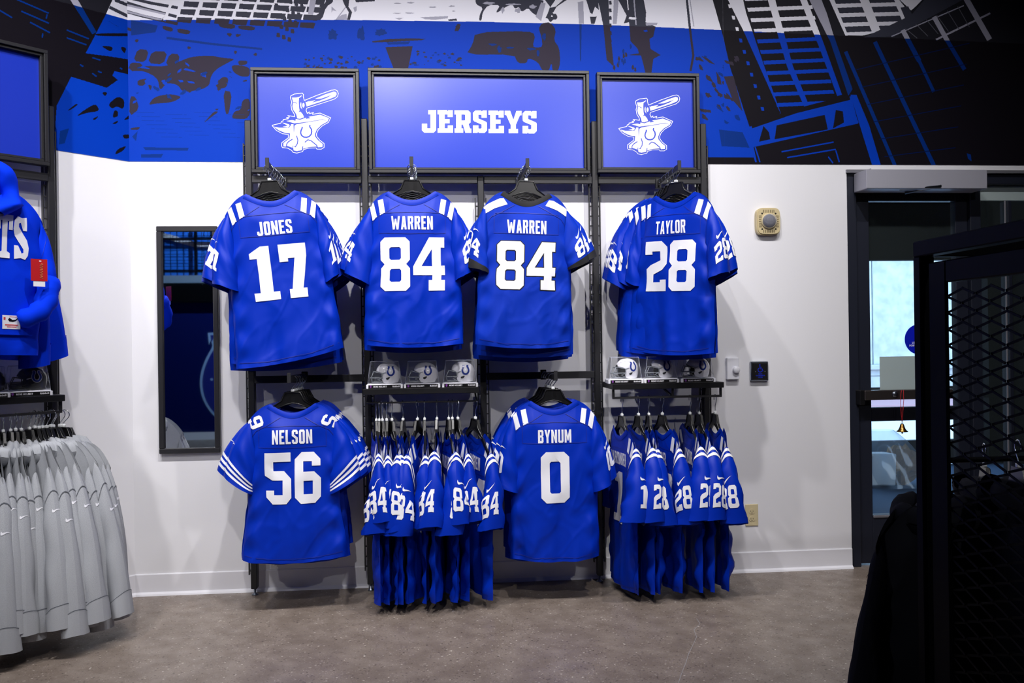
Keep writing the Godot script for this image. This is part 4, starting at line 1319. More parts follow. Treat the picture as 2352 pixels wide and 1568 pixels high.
func build_room():
	var door_x = W(1950, 800).x
	var H := 4.4
	var top = 2.172
	# floor
	slab("floor", Vector3(-4.2, -0.12, -0.14), Vector3(4.8, 0, 7.5), M.floor)
	var cr = tool()
	var cp = PackedVector2Array()
	for q in [[1600, 1420], [1608, 1432], [1594, 1446], [1600, 1462], [1592, 1480], [1582, 1500], [1576, 1520], [1566, 1545], [1556, 1575]]:
		var w = FLR(q[0], q[1])
		cp.append(Vector2(w.x, -w.z))
	plate(cr, stroke(cp, 0.0022), -0.001, 0.0006, Transform3D(Basis(Vector3.RIGHT, -PI * 0.5), Vector3.ZERO))
	put(get_node("floor"), "crack", mesh_of(cr, M.stain))
	# main wall, door wall above, left wall at 45 degrees
	slab("wall_back", Vector3(corner_x, -0.02, -0.16), Vector3(door_x, H, 0), M.white_wall)
	slab("wall_back_header", Vector3(door_x, top - 0.03, -0.16), Vector3(4.8, H, 0), M.white_wall)
	var L = 3.3
	var st = tool()
	box(st, XL * Vector3(-L * 0.5, H * 0.5, -0.08), Vector3(L + 0.1, H + 0.04, 0.16), 0.0, XL.basis)
	struct("wall_left", st, M.white_wall)
	var le = XL * Vector3(-L, 0, 0)
	slab("wall_left_far", Vector3(le.x - 0.16, -0.02, le.z - 0.1), Vector3(le.x, H, 7.5), M.side_wall)
	slab("wall_right", Vector3(4.6, -0.02, 0), Vector3(4.8, H, 7.5), M.side_wall)
	slab("wall_front", Vector3(le.x, -0.02, 7.36), Vector3(4.6, H, 7.5), M.side_wall)
	slab("ceiling", Vector3(-4.2, H, -0.3), Vector3(4.8, H + 0.1, 7.6), M.ceiling)
	# printed graphics on the walls
	var mx := 2048
	var x_end = 4.6
	var half = 3.06
	var spans = [[corner_x, corner_x + half], [corner_x + half, corner_x + 2 * half]]
	for k in 2:
		var x0 = spans[k][0]
		var s = mx / half
		var to = func(px, py):
			var w = W(px, py, 0.002)
			return Vector2((w.x - x0) * s, (H - w.y) * s)
		var line = [to.call(200, 46), to.call(296, 46.5), to.call(560, 45), to.call(800, 46), to.call(1100, 50), to.call(1352, 56), to.call(1552, 64), to.call(1930, 82), to.call(2272, 97), to.call(2500, 108)]
		mural = [mural_sheet(mx, int((H - top) * s), to, line)]
		draw_mural_main()
		mural_panel(k, Vector3(x0, top, 0), Vector3(minf(half, 4.6 - x0), H - top, 0), Transform3D(), mural[0].im, half)
	var sl = 1280.0 / 2.56
	var tol = func(px, py):
		var v = XL.affine_inverse() * LW(px, py, 0.002)
		return Vector2((v.x + 2.56) * sl, (H - v.y) * sl)
	mural = [mural_sheet(1280, int((H - top) * sl), tol, [tol.call(-60, -48), tol.call(0, -32), tol.call(100, -6), tol.call(158, 9), tol.call(243, 32), tol.call(296, 46.5), tol.call(330, 55)])]
	draw_mural_left()
	mural_panel(2, Vector3(-2.56, top, 0), Vector3(2.56, H - top, 0), XL, mural[0].im, 2.56)
	# baseboards, with the flared toe
	for b in [[Transform3D(), corner_x, door_x, "baseboard_back"], [XL, -L, 0.0, "baseboard_left"]]:
		var bs = tool()
		var ln = b[2] - b[1]
		plate(bs, pv([0, 0, 0.022, 0, 0.018, 0.008, 0.006, 0.016, 0.006, 0.102, 0.004, 0.106, 0, 0.106]), 0, ln, b[0] * Transform3D(Basis(Vector3(0, 0, 1), Vector3.UP, Vector3(-1, 0, 0)), Vector3(b[2], 0, 0)))
		struct(b[3], bs, M.base_white)
	# metal edge above the shop front
	slab("trim_1", Vector3(door_x - 0.005, top - 0.045, 0), Vector3(4.6, top - 0.028, 0.012), M.trim_grey)
	# the wall behind the camera, seen in the mirror
	var far = 7.34
	var y_ledge = RW(440, 640).y
	slab("wall_front_panel", Vector3(-3.84, 0.1, far - 0.02), Vector3(-0.5, RW(440, 694).y, far + 0.01), M.rear_blue)
	slab("baseboard_front", Vector3(-3.84, 0, far - 0.03), Vector3(-0.5, 0.1, far), M.base_white)
	slab("trim_2", Vector3(-3.84, RW(440, 694).y, far - 0.14), Vector3(-0.5, RW(440, 651).y, far), M.gondola)
	slab("trim_3", Vector3(-3.84, RW(440, 651).y, far - 0.16), Vector3(-0.5, RW(440, 634).y, far), M.ledge)
	slab("wall_front_upper", Vector3(-3.84, RW(440, 634).y, far - 0.01), Vector3(-0.5, 4.0, far + 0.01), M.painted_glow)

func RW(px, py) -> Vector3:                  # a point of the rear wall as the mirror shows it
	var p = W(px, py, -7.28)
	return Vector3(p.x, p.y, 7.34)

func mural_panel(k: int, at: Vector3, size: Vector3, xf: Transform3D, im: Image, full: float):
	im.generate_mipmaps()
	var m = mat("mural_%d" % k, Color.WHITE, 0.55, 0.0, 0.2)
	m.albedo_texture = ImageTexture.create_from_image(im)
	var a = SurfaceTool.new()
	a.begin(Mesh.PRIMITIVE_TRIANGLES)
	a.set_smooth_group(-1)
	var u = size.x / full
	var P = [Vector3(0, 0, 0.0025), Vector3(size.x, 0, 0.0025), Vector3(size.x, size.y, 0.0025), Vector3(0, size.y, 0.0025)]
	var U = [Vector2(0, 1), Vector2(u, 1), Vector2(u, 0), Vector2(0, 0)]
	for t in [[0, 2, 1], [0, 3, 2]]:
		for i in t:
			a.set_uv(U[i])
			a.add_vertex(xf * (at + P[i]))
	for e in [[0, 1], [1, 2], [2, 3], [3, 0]]:          # the film's thickness
		var p0 = P[e[0]]
		var p1 = P[e[1]]
		for v in [[p0, e[0]], [p1, e[1]], [Vector3(p1.x, p1.y, 0), e[1]], [p0, e[0]], [Vector3(p1.x, p1.y, 0), e[1]], [Vector3(p0.x, p0.y, 0), e[0]]]:
			a.set_uv(U[v[1]])
			a.add_vertex(xf * (at + v[0]))
	put(get_node("wall_left" if k == 2 else "wall_back"), "printed_graphic", mesh_of(a, m))

# ---------- the shop front with the glazed door, and what lies beyond it ----------
func px_box(o: Node3D, called: String, x0, y0, x1, y1, z0: float, z1: float, m, ch = 0.002):     # a box whose front face spans those pixels on the plane z1
	var a = W(x0, (y0 + y1) * 0.5, z1)
	var b = W(x1, (y0 + y1) * 0.5, z1)
	var t = W((x0 + x1) * 0.5, y0, z1)
	var u = W((x0 + x1) * 0.5, y1, z1)
	var st = tool()
	box(st, Vector3((a.x + b.x) * 0.5, (t.y + u.y) * 0.5, (z0 + z1) * 0.5), Vector3(b.x - a.x, t.y - u.y, z1 - z0), ch)
	return wpart(o, called, st, m)

func build_door():
	var door_x = W(1950, 800).x
	var fr = Node3D.new()
	fr.name = "door_1"
	add_child(fr)
	fr.position = Vector3(door_x + 0.36, 0, -0.06)
	fr.set_meta("kind", "structure")
	var z = -0.03
	var tp = 2.14
	var X = func(px, py = 800): return W(px, py, z).x
	var y_of = func(py): return W(2080, py, z).y
	var B = func(called, x0, x1, y0, y1, z0, z1, m):
		var st = tool()
		box(st, Vector3((x0 + x1) * 0.5, (y0 + y1) * 0.5, (z0 + z1) * 0.5), Vector3(x1 - x0, y1 - y0, z1 - z0), 0.003)
		return wpart(fr, called, st, m)
	B.call("jamb", door_x, X.call(1968), 0.0, tp, -0.14, -0.01, M.dark_frame)
	B.call("jamb", X.call(2228), X.call(2252), 0.0, tp, -0.14, -0.01, M.dark_frame)
	B.call("head", X.call(1968), X.call(2228), y_of.call(432), tp, -0.14, -0.01, M.dark_frame)
	B.call("stile", X.call(1969), X.call(2001), 0.012, y_of.call(434), -0.085, -0.035, M.dark_frame)
	B.call("stile", X.call(2200), X.call(2227), 0.012, y_of.call(434), -0.085, -0.035, M.dark_frame)
	B.call("top_rail", X.call(2001), X.call(2200), y_of.call(461), y_of.call(434), -0.085, -0.035, M.dark_frame)
	B.call("mid_rail", X.call(2001), X.call(2200), y_of.call(966), y_of.call(935), -0.085, -0.035, M.dark_frame)
	B.call("bottom_rail", X.call(2001), X.call(2200), 0.012, y_of.call(1181), -0.085, -0.035, M.dark_frame)
	B.call("glass_pane", X.call(2000), X.call(2201), y_of.call(936), y_of.call(460), -0.064, -0.058, M.glass)
	B.call("glass_pane", X.call(2000), X.call(2201), y_of.call(1182), y_of.call(965), -0.064, -0.058, M.glass)
	B.call("glazing_bead", X.call(2001), X.call(2200), y_of.call(1187), y_of.call(1181), -0.035, -0.028, M.trim_grey)
	# push bar
	var pb = px_box(fr, "push_bar", 1987, 895, 2190, 917, 0.0, 0.05, M.bar_steel, 0.004)
	px_box(fr, "push_bar_end", 1976, 896, 1988, 930, -0.04, 0.04, M.black_plastic, 0.004)
	var cyl = tool(true)
	var cc = W(2056, 905, 0.05)
	lathe(cyl, [[0.017, 0.0], [0.017, 0.004], [0.012, 0.008], [0.0, 0.008]], Transform3D(Basis(Vector3.RIGHT, PI * 0.5), cc), 20)
	wpart(fr, "lock_cylinder", cyl, M.steel)
	# side light to the right of the door
	var win = Node3D.new()
	win.name = "window_1"
	add_child(win)
	win.position = Vector3(3.3, 0, -0.06)
	win.set_meta("kind", "structure")
	var V = func(called, x0, x1, y0, y1, z0, z1, m):
		var st = tool()
		box(st, Vector3((x0 + x1) * 0.5, (y0 + y1) * 0.5, (z0 + z1) * 0.5), Vector3(x1 - x0, y1 - y0, z1 - z0), 0.003)
		return wpart(win, called, st, m)
	var sx = X.call(2252)
	V.call("head", sx, 4.6, y_of.call(424), tp, -0.14, -0.01, M.dark_frame)
	V.call("sill", sx, 4.6, 0.0, 0.24, -0.14, -0.01, M.dark_frame)
	V.call("jamb", 4.5, 4.6, 0.24, y_of.call(424), -0.14, -0.01, M.dark_frame)
	V.call("mullion", X.call(2315), X.call(2319), 0.24, y_of.call(459), -0.05, -0.04, M.trim_grey)
	V.call("mullion", X.call(2325), X.call(2334), 0.24, y_of.call(459), -0.12, -0.05, M.dark_frame)
	V.call("reflection_strip", sx, 4.5, y_of.call(459), y_of.call(424), -0.064, -0.056, M.frosted)  # pale sheet standing in for a reflection on the side light
	V.call("glass_pane", sx, 4.5, 0.24, y_of.call(459), -0.064, -0.058, M.glass)
	# automatic door operator over the door
	var o = thing("door_operator", "long grey metal automatic door opener box above the glass door", "door opener", W(2120, 410, 0.13))
	px_box(o, "housing", 1990, 389, 2268, 433, 0.0, 0.135, M.alu, 0.003)
	var ec = tool()
	var ea = W(1990, 410, 0.07)
	box(ec, Vector3(ea.x - 0.003, ea.y, 0.066), Vector3(0.005, 0.088, 0.12), 0.002)
	var cap = wpart(o, "end_cap", ec, M.alu)
	var stk = tool()
	box(stk, Vector3(ea.x - 0.0062, ea.y, 0.055), Vector3(0.001, 0.06, 0.035))
	var sk = put(cap, "sticker", mesh_of(stk, M.print_blue))
	var arm = tool(true)
	tube(arm, [W(2067, 436, 0.10), W(2162, 427, 0.15)], 0.006, 8)
	tube(arm, [W(2078, 443, 0.04), W(2162, 427, 0.15)], 0.0075, 8)
	wpart(o, "arm", arm, M.steel)
	# the notice, the round sticker, the bell
	var nt = thing("frosted_sheet", "plain frosted grey sheet stuck on the door glass above the push bar", "sheet", W(2075, 895, -0.05))
	px_box(nt, "sheet", 2021, 818, 2130, 900, -0.0575, -0.056, M.frosted, 0.0)
	var sr = thing("door_sticker", "round blue accessible-door sticker on the door glass", "sticker", W(2111, 815, -0.05))
	var c2 = W(2111, 779, -0.055)
	var sd = tool()
	plate(sd, ellipse(Vector2.ZERO, 0.083, 0.083, 40), 0.0, 0.001, Transform3D(Basis(), c2))
	var disc = wpart(sr, "disc", sd, M.sticker_blue)
	wheelchair(sr, "symbol", c2 + Vector3(-0.006, 0.034, 0.001), 0.062, M.white_print)
	for t in [["LOW ENERGY", -0.018], ["POWER OPERATED", -0.034], ["DOOR", -0.050]]:
		text_on(sr, "lettering", t[0], 0.0145, Transform3D(Basis(), c2 - sr.position + Vector3(0, t[1], 0.0015)), M.white_print, true, 0.92)
	var bl = thing("brass_bell", "small brass bell hanging on a red cord from the push bar", "bell", W(2072, 993, 0.06))
	var bt = W(2072, 972, 0.06)
	var bm = tool(true)
	lathe(bm, [[0.0, 0.0], [0.006, -0.001], [0.010, -0.008], [0.014, -0.022], [0.020, -0.034], [0.030, -0.043], [0.029, -0.045], [0.018, -0.036], [0.011, -0.022], [0.006, -0.006]], Transform3D(Basis(), bt), 28)
	wpart(bl, "bell_body", bm, M.brass)
	var cw = tool(true)
	lathe(cw, [[0.0, -0.056], [0.004, -0.054], [0.005, -0.050], [0.002, -0.046], [0.0012, -0.02]], Transform3D(Basis(), bt), 10)
	wpart(bl, "clapper", cw, M.brass)
	var cd = tool(true)
	var ct = W(2072, 918, 0.055)
	for s in [-1.0, 1.0]:
		tube(cd, [bt, Vector3(bt.x + s * 0.004, lerpf(bt.y, ct.y, 0.4), 0.06), Vector3(ct.x + s * 0.009, ct.y, 0.056), Vector3(ct.x + 0.004 + s * 0.006, ct.y + 0.052, 0.053)], 0.0014, 6)
	wpart(bl, "cord", cd, M.red_cord)

func wheelchair(o: Node3D, called: String, c: Vector3, s: float, m):
	var st = tool()
	var xf = Transform3D(Basis(), c - o.position)
	var put2 = func(p): plate(st, p, 0.0, 0.0008, xf)
	put2.call(ellipse(Vector2(-0.05, 0.46) * s, 0.09 * s, 0.09 * s, 14))
	put2.call(stroke(pv([-0.05, 0.34, -0.02, -0.02, 0.22, -0.02, 0.36, -0.34], s, s), 0.10 * s))
	put2.call(stroke(pv([-0.04, 0.17, 0.20, 0.17], s, s), 0.08 * s))
	var ar = PackedVector2Array()
	for k in 15:
		var a = lerpf(2.1, 5.9, k / 14.0)
		ar.append(Vector2(cos(a) * 0.27 - 0.02, sin(a) * 0.27 - 0.16) * s)
	put2.call(stroke(ar, 0.08 * s))
	part(o, called, st, m)

func build_outside():
	var z1 = -3.5
	var zt = -0.16
	var xr = W(2267, 760, z1).x
	var xl = 1.6
	slab("floor_vestibule", Vector3(xl, -0.14, z1), Vector3(5.72, -0.004, -0.14), M.carpet_blue)
	slab("ceiling_vestibule", Vector3(xl, 2.62, z1 - 0.2), Vector3(5.72, 2.75, zt), M.vest_dark)
	slab("wall_vestibule_left", Vector3(xl - 0.1, -0.1, z1 - 0.1), Vector3(xl, 2.7, zt), M.vest_dark)
	slab("wall_vestibule_right", Vector3(xr, -0.1, z1 - 0.1), Vector3(5.72, 2.7, z1 + 0.02), M.vest_dark)
	slab("wall_vestibule_end", Vector3(5.62, -0.1, z1), Vector3(5.72, 2.7, zt), M.vest_dark)
	var yh = W(2050, 597, z1).y
	slab("trim_4", Vector3(xl, yh, z1 - 0.1), Vector3(xr, 2.62, z1), M.vest_dark)
	slab("trim_5", Vector3(xl, 0.0, z1 - 0.06), Vector3(xr, W(2050, 1012, z1).y, z1), M.vest_frame)
	slab("trim_6", Vector3(xl, W(2050, 917, z1).y, z1 - 0.05), Vector3(xr, W(2050, 905, z1).y, z1), M.vest_frame)
	slab("trim_7", Vector3(xl, W(2050, 893, z1).y - 0.012, z1 - 0.05), Vector3(xr, W(2050, 889, z1).y, z1), M.vest_frame)
	# across the street
	slab("ground_outside", Vector3(-30, -0.3, -40), Vector3(40, -0.02, z1 - 0.1), M.pavement)
	var zw = -11.6
	var ww = thing("concrete_wall", "pale concrete wall across the street beyond the glass door", "wall", Vector3(W(2050, 800, zw).x, 0, zw))
	var yb = W(2050, 889, zw).y
	var yl = W(2050, 842, zw).y
	var yc = W(2050, 862, zw).y
	for b in [["base_course", 0.0, yc - 0.006, zw], ["panel", yc, yl - 0.05, zw + 0.02], ["ledge", yl - 0.05, yl + 0.05, zw + 0.10]]:
		var st = tool()
		box(st, Vector3(6, (b[1] + b[2]) * 0.5, b[3] - 0.25), Vector3(30, b[2] - b[1], 0.5), 0.01)
		wpart(ww, b[0], st, M.concrete)
	var x0 = W(2004, 700, zw).x
	for b in [[-9.0, x0 - 0.01], [x0 + 0.01, x0 + 2.35], [x0 + 2.37, x0 + 12.0]]:
		var st2 = tool()
		box(st2, Vector3((b[0] + b[1]) * 0.5, yl + 2.6, zw - 0.25), Vector3(b[1] - b[0], 5.1, 0.5), 0.01)
		wpart(ww, "panel", st2, M.concrete)
	slab("pavement_strip", Vector3(-10, -0.02, zw + 0.1), Vector3(20, 0.03, zw + 1.5), M.brick_pink)
	# rubbish bag in the vestibule
	var c = FLR(2046, 1112, 0.0)
	var s = Vector3(0.30, 0.46, 0.22)
	var bg = thing("clear_bag", "clear plastic rubbish bag with packaging standing behind the lower door glass", "bag", c)
	var fm = tool(true)
	grid(fm, 40, 18, func(i, j):
		var a = TAU * i
		var h = j * 0.9
		var r = sqrt(maxf(0.0, 1.0 - pow(h, 2.6))) * (1.0 - 0.25 * j * j)
		var q = 1.0 + 0.16 * noise.get_noise_3d(cos(a) * 80.0, j * 130.0, sin(a) * 80.0) + 0.05 * sin(a * 9.0 + j * 7.0)
		return Vector3(cos(a) * s.x * r * q - 0.09 * j, h * s.y / 0.9, -sin(a) * s.z * r * q))
	part(bg, "film", fm, M.bag_film)
	var wb = thing("white_box", "white foam packaging box inside the clear rubbish bag", "box", c + Vector3(-0.14, 0.0, 0.05))
	var st3 = tool()
	box(st3, Vector3(0, 0.145, 0), Vector3(0.24, 0.26, 0.16), 0.008, Basis(Vector3.UP, 0.15) * Basis(Vector3.FORWARD, 0.05))
	part(wb, "carton", st3, M.box_white)
	var kp = thing("crumpled_paper", "crumpled brown packing paper inside the clear rubbish bag", "paper", c + Vector3(0.10, 0.0, 0.0))
	var st4 = tool()
	grid(st4, 18, 12, func(i, j):
		var a = TAU * i
		var b2 = PI * j
		var q = 1.0 + 0.45 * noise.get_noise_3d(cos(a) * 120.0 * sin(b2), cos(b2) * 120.0, sin(a) * 120.0 * sin(b2))
		return Vector3(cos(a) * sin(b2) * 0.13 * q, 0.17 - cos(b2) * 0.16 * q, -sin(a) * sin(b2) * 0.11 * q))
	part(kp, "paper", st4, M.kraft)

# ---------- small fittings on the wall ----------
func build_wall_fittings():
	var c = W(1760, 510)
	var o = thing("strobe_alarm", "beige square fire alarm strobe with clear dome high on the white wall", "fire alarm", c)
	var st = tool()
	var body = PackedVector2Array()
	for k in 40:
		var a = TAU * k / 40
		body.append(Vector2(signf(cos(a)) * pow(absf(cos(a)), 0.42) * 0.065, signf(sin(a)) * pow(absf(sin(a)), 0.42) * 0.072))
	plate(st, body, 0.0, 0.03)
	var b2 = PackedVector2Array()
	for p in body:
		b2.append(p * 0.93)
	plate(st, b2, 0.03, 0.036)
	part(o, "housing", st, M.beige)
	var gr = tool()
	for s in [-1.0, 1.0]:
		for k in 7:
			box(gr, Vector3(s * 0.046, -0.029 + k * 0.0095, 0.0365), Vector3(0.016, 0.004, 0.002))
			box(gr, Vector3(-0.029 + k * 0.0095, s * 0.053, 0.0365), Vector3(0.004, 0.015, 0.002))
	part(o, "grille", gr, M.beige_dark)
	var rg = tool(true)
	lathe(rg, [[0.041, 0.034], [0.043, 0.040], [0.036, 0.042]], Transform3D(Basis(Vector3.RIGHT, PI * 0.5), Vector3.ZERO), 28)
	part(o, "ring", rg, M.beige)
	var bk = tool()
	plate(bk, ellipse(Vector2.ZERO, 0.037, 0.037), 0.036, 0.038)
	box(bk, Vector3(0, 0.008, 0.046), Vector3(0.034, 0.014, 0.014), 0.002)
	box(bk, Vector3(0, -0.012, 0.043), Vector3(0.040, 0.008, 0.010), 0.002)
	part(o, "reflector", bk, M.nickel)
	var dm = tool(true)
	lathe(dm, [[0.038, 0.038], [0.038, 0.055], [0.032, 0.066], [0.018, 0.073], [0.0, 0.075]], Transform3D(Basis(Vector3.RIGHT, PI * 0.5), Vector3.ZERO), 28)
	part(o, "dome", dm, M.strobe_lens)
	for s in [[-1, -1], [1, -1], [-1, 1], [1, 1]]:
		var sc = tool(true)
		lathe(sc, [[0.0045, 0.036], [0.0045, 0.038], [0.0, 0.038]], Transform3D(Basis(Vector3.RIGHT, PI * 0.5), Vector3(s[0] * 0.037, s[1] * 0.041, 0)), 10)
		part(o, "screw", sc, M.slot)
	c = W(1680, 846)
	o = thing("wall_dimmer", "white wall control box with a round knob beside the right shelf", "dimmer", c)
	st = tool()
	box(st, Vector3(0, 0, 0.014), Vector3(0.066, 0.115, 0.028), 0.003)
	part(o, "plate", st, M.white_plastic)
	var kn = tool(true)
	lathe(kn, [[0.019, 0.0], [0.018, 0.016], [0.015, 0.019], [0.0, 0.020]], Transform3D(Basis(Vector3.RIGHT, PI * 0.5), Vector3(0.014, -0.006, 0.028)), 28)
	part(o, "knob", kn, M.white_plastic)
	c = W(1741.5, 852)
	o = thing("door_push_plate", "square steel door push plate with blue wheelchair symbol on the wall", "push button", c)
	st = tool()
	box(st, Vector3(0, 0, 0.012), Vector3(0.096, 0.104, 0.024), 0.004)
	part(o, "surround", st, M.steel)
	st = tool()
	box(st, Vector3(0, 0, 0.026), Vector3(0.084, 0.088, 0.006), 0.002)
	part(o, "plate", st, M.nickel)
	wheelchair(o, "symbol", c + Vector3(0, 0.014, 0.0292), 0.042, M.print_blue)
	for t in [["PUSH", -0.014], ["TO OPERATE", -0.023], ["DOOR", -0.032]]:
		text_on(o, "lettering", t[0], 0.0085, Transform3D(Basis(), Vector3(0, t[1], 0.0295)), M.print_blue, true)
	for s in [-1.0, 1.0]:
		var sw = tool(true)
		lathe(sw, [[0.003, 0.029], [0.003, 0.0305], [0.0, 0.0305]], Transform3D(Basis(Vector3.RIGHT, PI * 0.5), Vector3(s * 0.026, -0.002, 0)), 10)
		part(o, "screw", sw, M.steel)
	c = W(1726, 1182)
	o = thing("wall_outlet", "ivory double wall outlet low on the white wall beside the jerseys", "outlet", c)
	st = tool()
	box(st, Vector3(0, 0, 0.003), Vector3(0.070, 0.115, 0.006), 0.002)
	part(o, "plate", st, M.ivory)
	for s in [-1.0, 1.0]:
		st = tool()
		plate(st, ellipse(Vector2(0, s * 0.020), 0.0165, 0.0145, 20), 0.006, 0.0082)
		var soc = part(o, "socket", st, M.ivory)
		st = tool()
		box(st, Vector3(-0.006, s * 0.020 + 0.001, 0.0084), Vector3(0.0022, 0.008, 0.0006))
		box(st, Vector3(0.006, s * 0.020 + 0.001, 0.0084), Vector3(0.0022, 0.007, 0.0006))
		plate(st, ellipse(Vector2(0, s * 0.020 - 0.008), 0.0024, 0.0026, 10), 0.0082, 0.0088)
		put(soc, "slot", mesh_of(st, M.slot))
	# mirror
	var a = W(358, 520, 0.03)
	var b = W(504.8, 1042, 0.03)
	var mw = (b.x - a.x) - 0.0
	var mc = Vector3((a.x + b.x) * 0.5, 0, 0)
	var y1 = (W(358, 520, 0.03).y + W(499, 518, 0.03).y) * 0.5
	var y0 = (W(365, 1040, 0.03).y + W(505, 1042, 0.03).y) * 0.5
	var xx0 = (W(358, 520, 0.03).x + W(365, 1040, 0.03).x) * 0.5
	var xx1 = (W(499, 518, 0.03).x + W(505, 1042, 0.03).x) * 0.5
	o = thing("wall_mirror", "tall narrow mirror in a black frame on the white wall", "mirror", Vector3((xx0 + xx1) * 0.5, y0, 0))
	st = tool()
	var hw = (xx1 - xx0) * 0.5
	var hh = y1 - y0
	var t = 0.026
	box(st, Vector3(0, hh - t * 0.5, 0.015), Vector3(hw * 2, t, 0.03), 0.003)
	box(st, Vector3(0, t * 0.5, 0.015), Vector3(hw * 2, t, 0.03), 0.003)
	box(st, Vector3(-hw + t * 0.5, hh * 0.5, 0.015), Vector3(t, hh - 2 * t, 0.03), 0.003)
	box(st, Vector3(hw - t * 0.5, hh * 0.5, 0.015), Vector3(t, hh - 2 * t, 0.03), 0.003)
	part(o, "frame", st, M.black_metal)
	st = tool()
	box(st, Vector3(0, hh * 0.5, 0.010), Vector3(hw * 2 - 0.03, hh - 0.03, 0.012))
	part(o, "glass", st, M.mirror)

# ---------- seen in the mirror: behind the camera ----------
func build_rear():
	var c = RW(550, 872)
	var s = 0.60
	var o = thing("horseshoe_emblem", "large blue horseshoe outlined in pale blue on the dark panel in the mirror", "wall emblem", Vector3(c.x, c.y, 7.318))
	var st = tool()
	var fl = Transform3D(Basis(Vector3.UP, PI), Vector3.ZERO)
	plate(st, horseshoe(Vector2.ZERO, s, 0.32, 0.05)[0], 0.0, 0.004, fl)
	part(o, "outline", st, M.pale_line)
	st = tool()
	plate(st, horseshoe(Vector2.ZERO, s, 0.32, -0.005)[0], 0.004, 0.007, fl)
	part(o, "field", st, M.rear_shoe)
	for q in [[-0.60, 0.02], [-0.5, -0.42], [0.60, 0.02], [0.5, -0.42]]:
		st = tool()
		plate(st, ellipse(Vector2(q[0], q[1]) * s, 0.03 * s, 0.03 * s, 14), 0.007, 0.009, fl)
		part(o, "nail_hole", st, M.pale_line)
	var y0 = RW(440, 634).y
	var y1 = RW(440, 528).y
	o = thing("wire_railing", "black wire grid railing on the ledge seen in the mirror", "railing", Vector3(-2.6, y0, 7.2))
	for x in [-3.55, -3.12, -2.86, -2.55, -2.2]:
		st = tool()
		box(st, Vector3(x + 2.6, 0.33, 0), Vector3(0.035, 0.66, 0.035), 0.003)
		part(o, "post", st, M.gondola)
	for k in 2:
		st = tool()
		box(st, Vector3(0, 0.06 + 0.42 * k, 0), Vector3(2.0, 0.03, 0.03), 0.003)
		part(o, "rail", st, M.gondola)
	st = tool()
	for k in 26:
		box(st, Vector3(-1.0 + k * 0.08, 0.45, 0.0), Vector3(0.006, 0.9, 0.006))
	for k in 11:
		box(st, Vector3(0, 0.04 + k * 0.08, 0.0), Vector3(2.0, 0.006, 0.006))
	var g = part(o, "wire_grid", st, M.gondola)
	g.set_meta("kind", "stuff")
	o = thing("white_beam", "white beam above the railing seen in the mirror", "beam", RW(440, 560) + Vector3(0, 0, -0.05))
	st = tool()
	bar(st, RW(372, 540) + Vector3(0, 0, -0.04), RW(450, 562) + Vector3(0, 0, -0.04), 0.05, 0.07)
	bar(st, RW(450, 562) + Vector3(0, 0, -0.04), RW(560, 562) + Vector3(0, 0, -0.04), 0.05, 0.07)
	wpart(o, "beam", st, M.base_white)

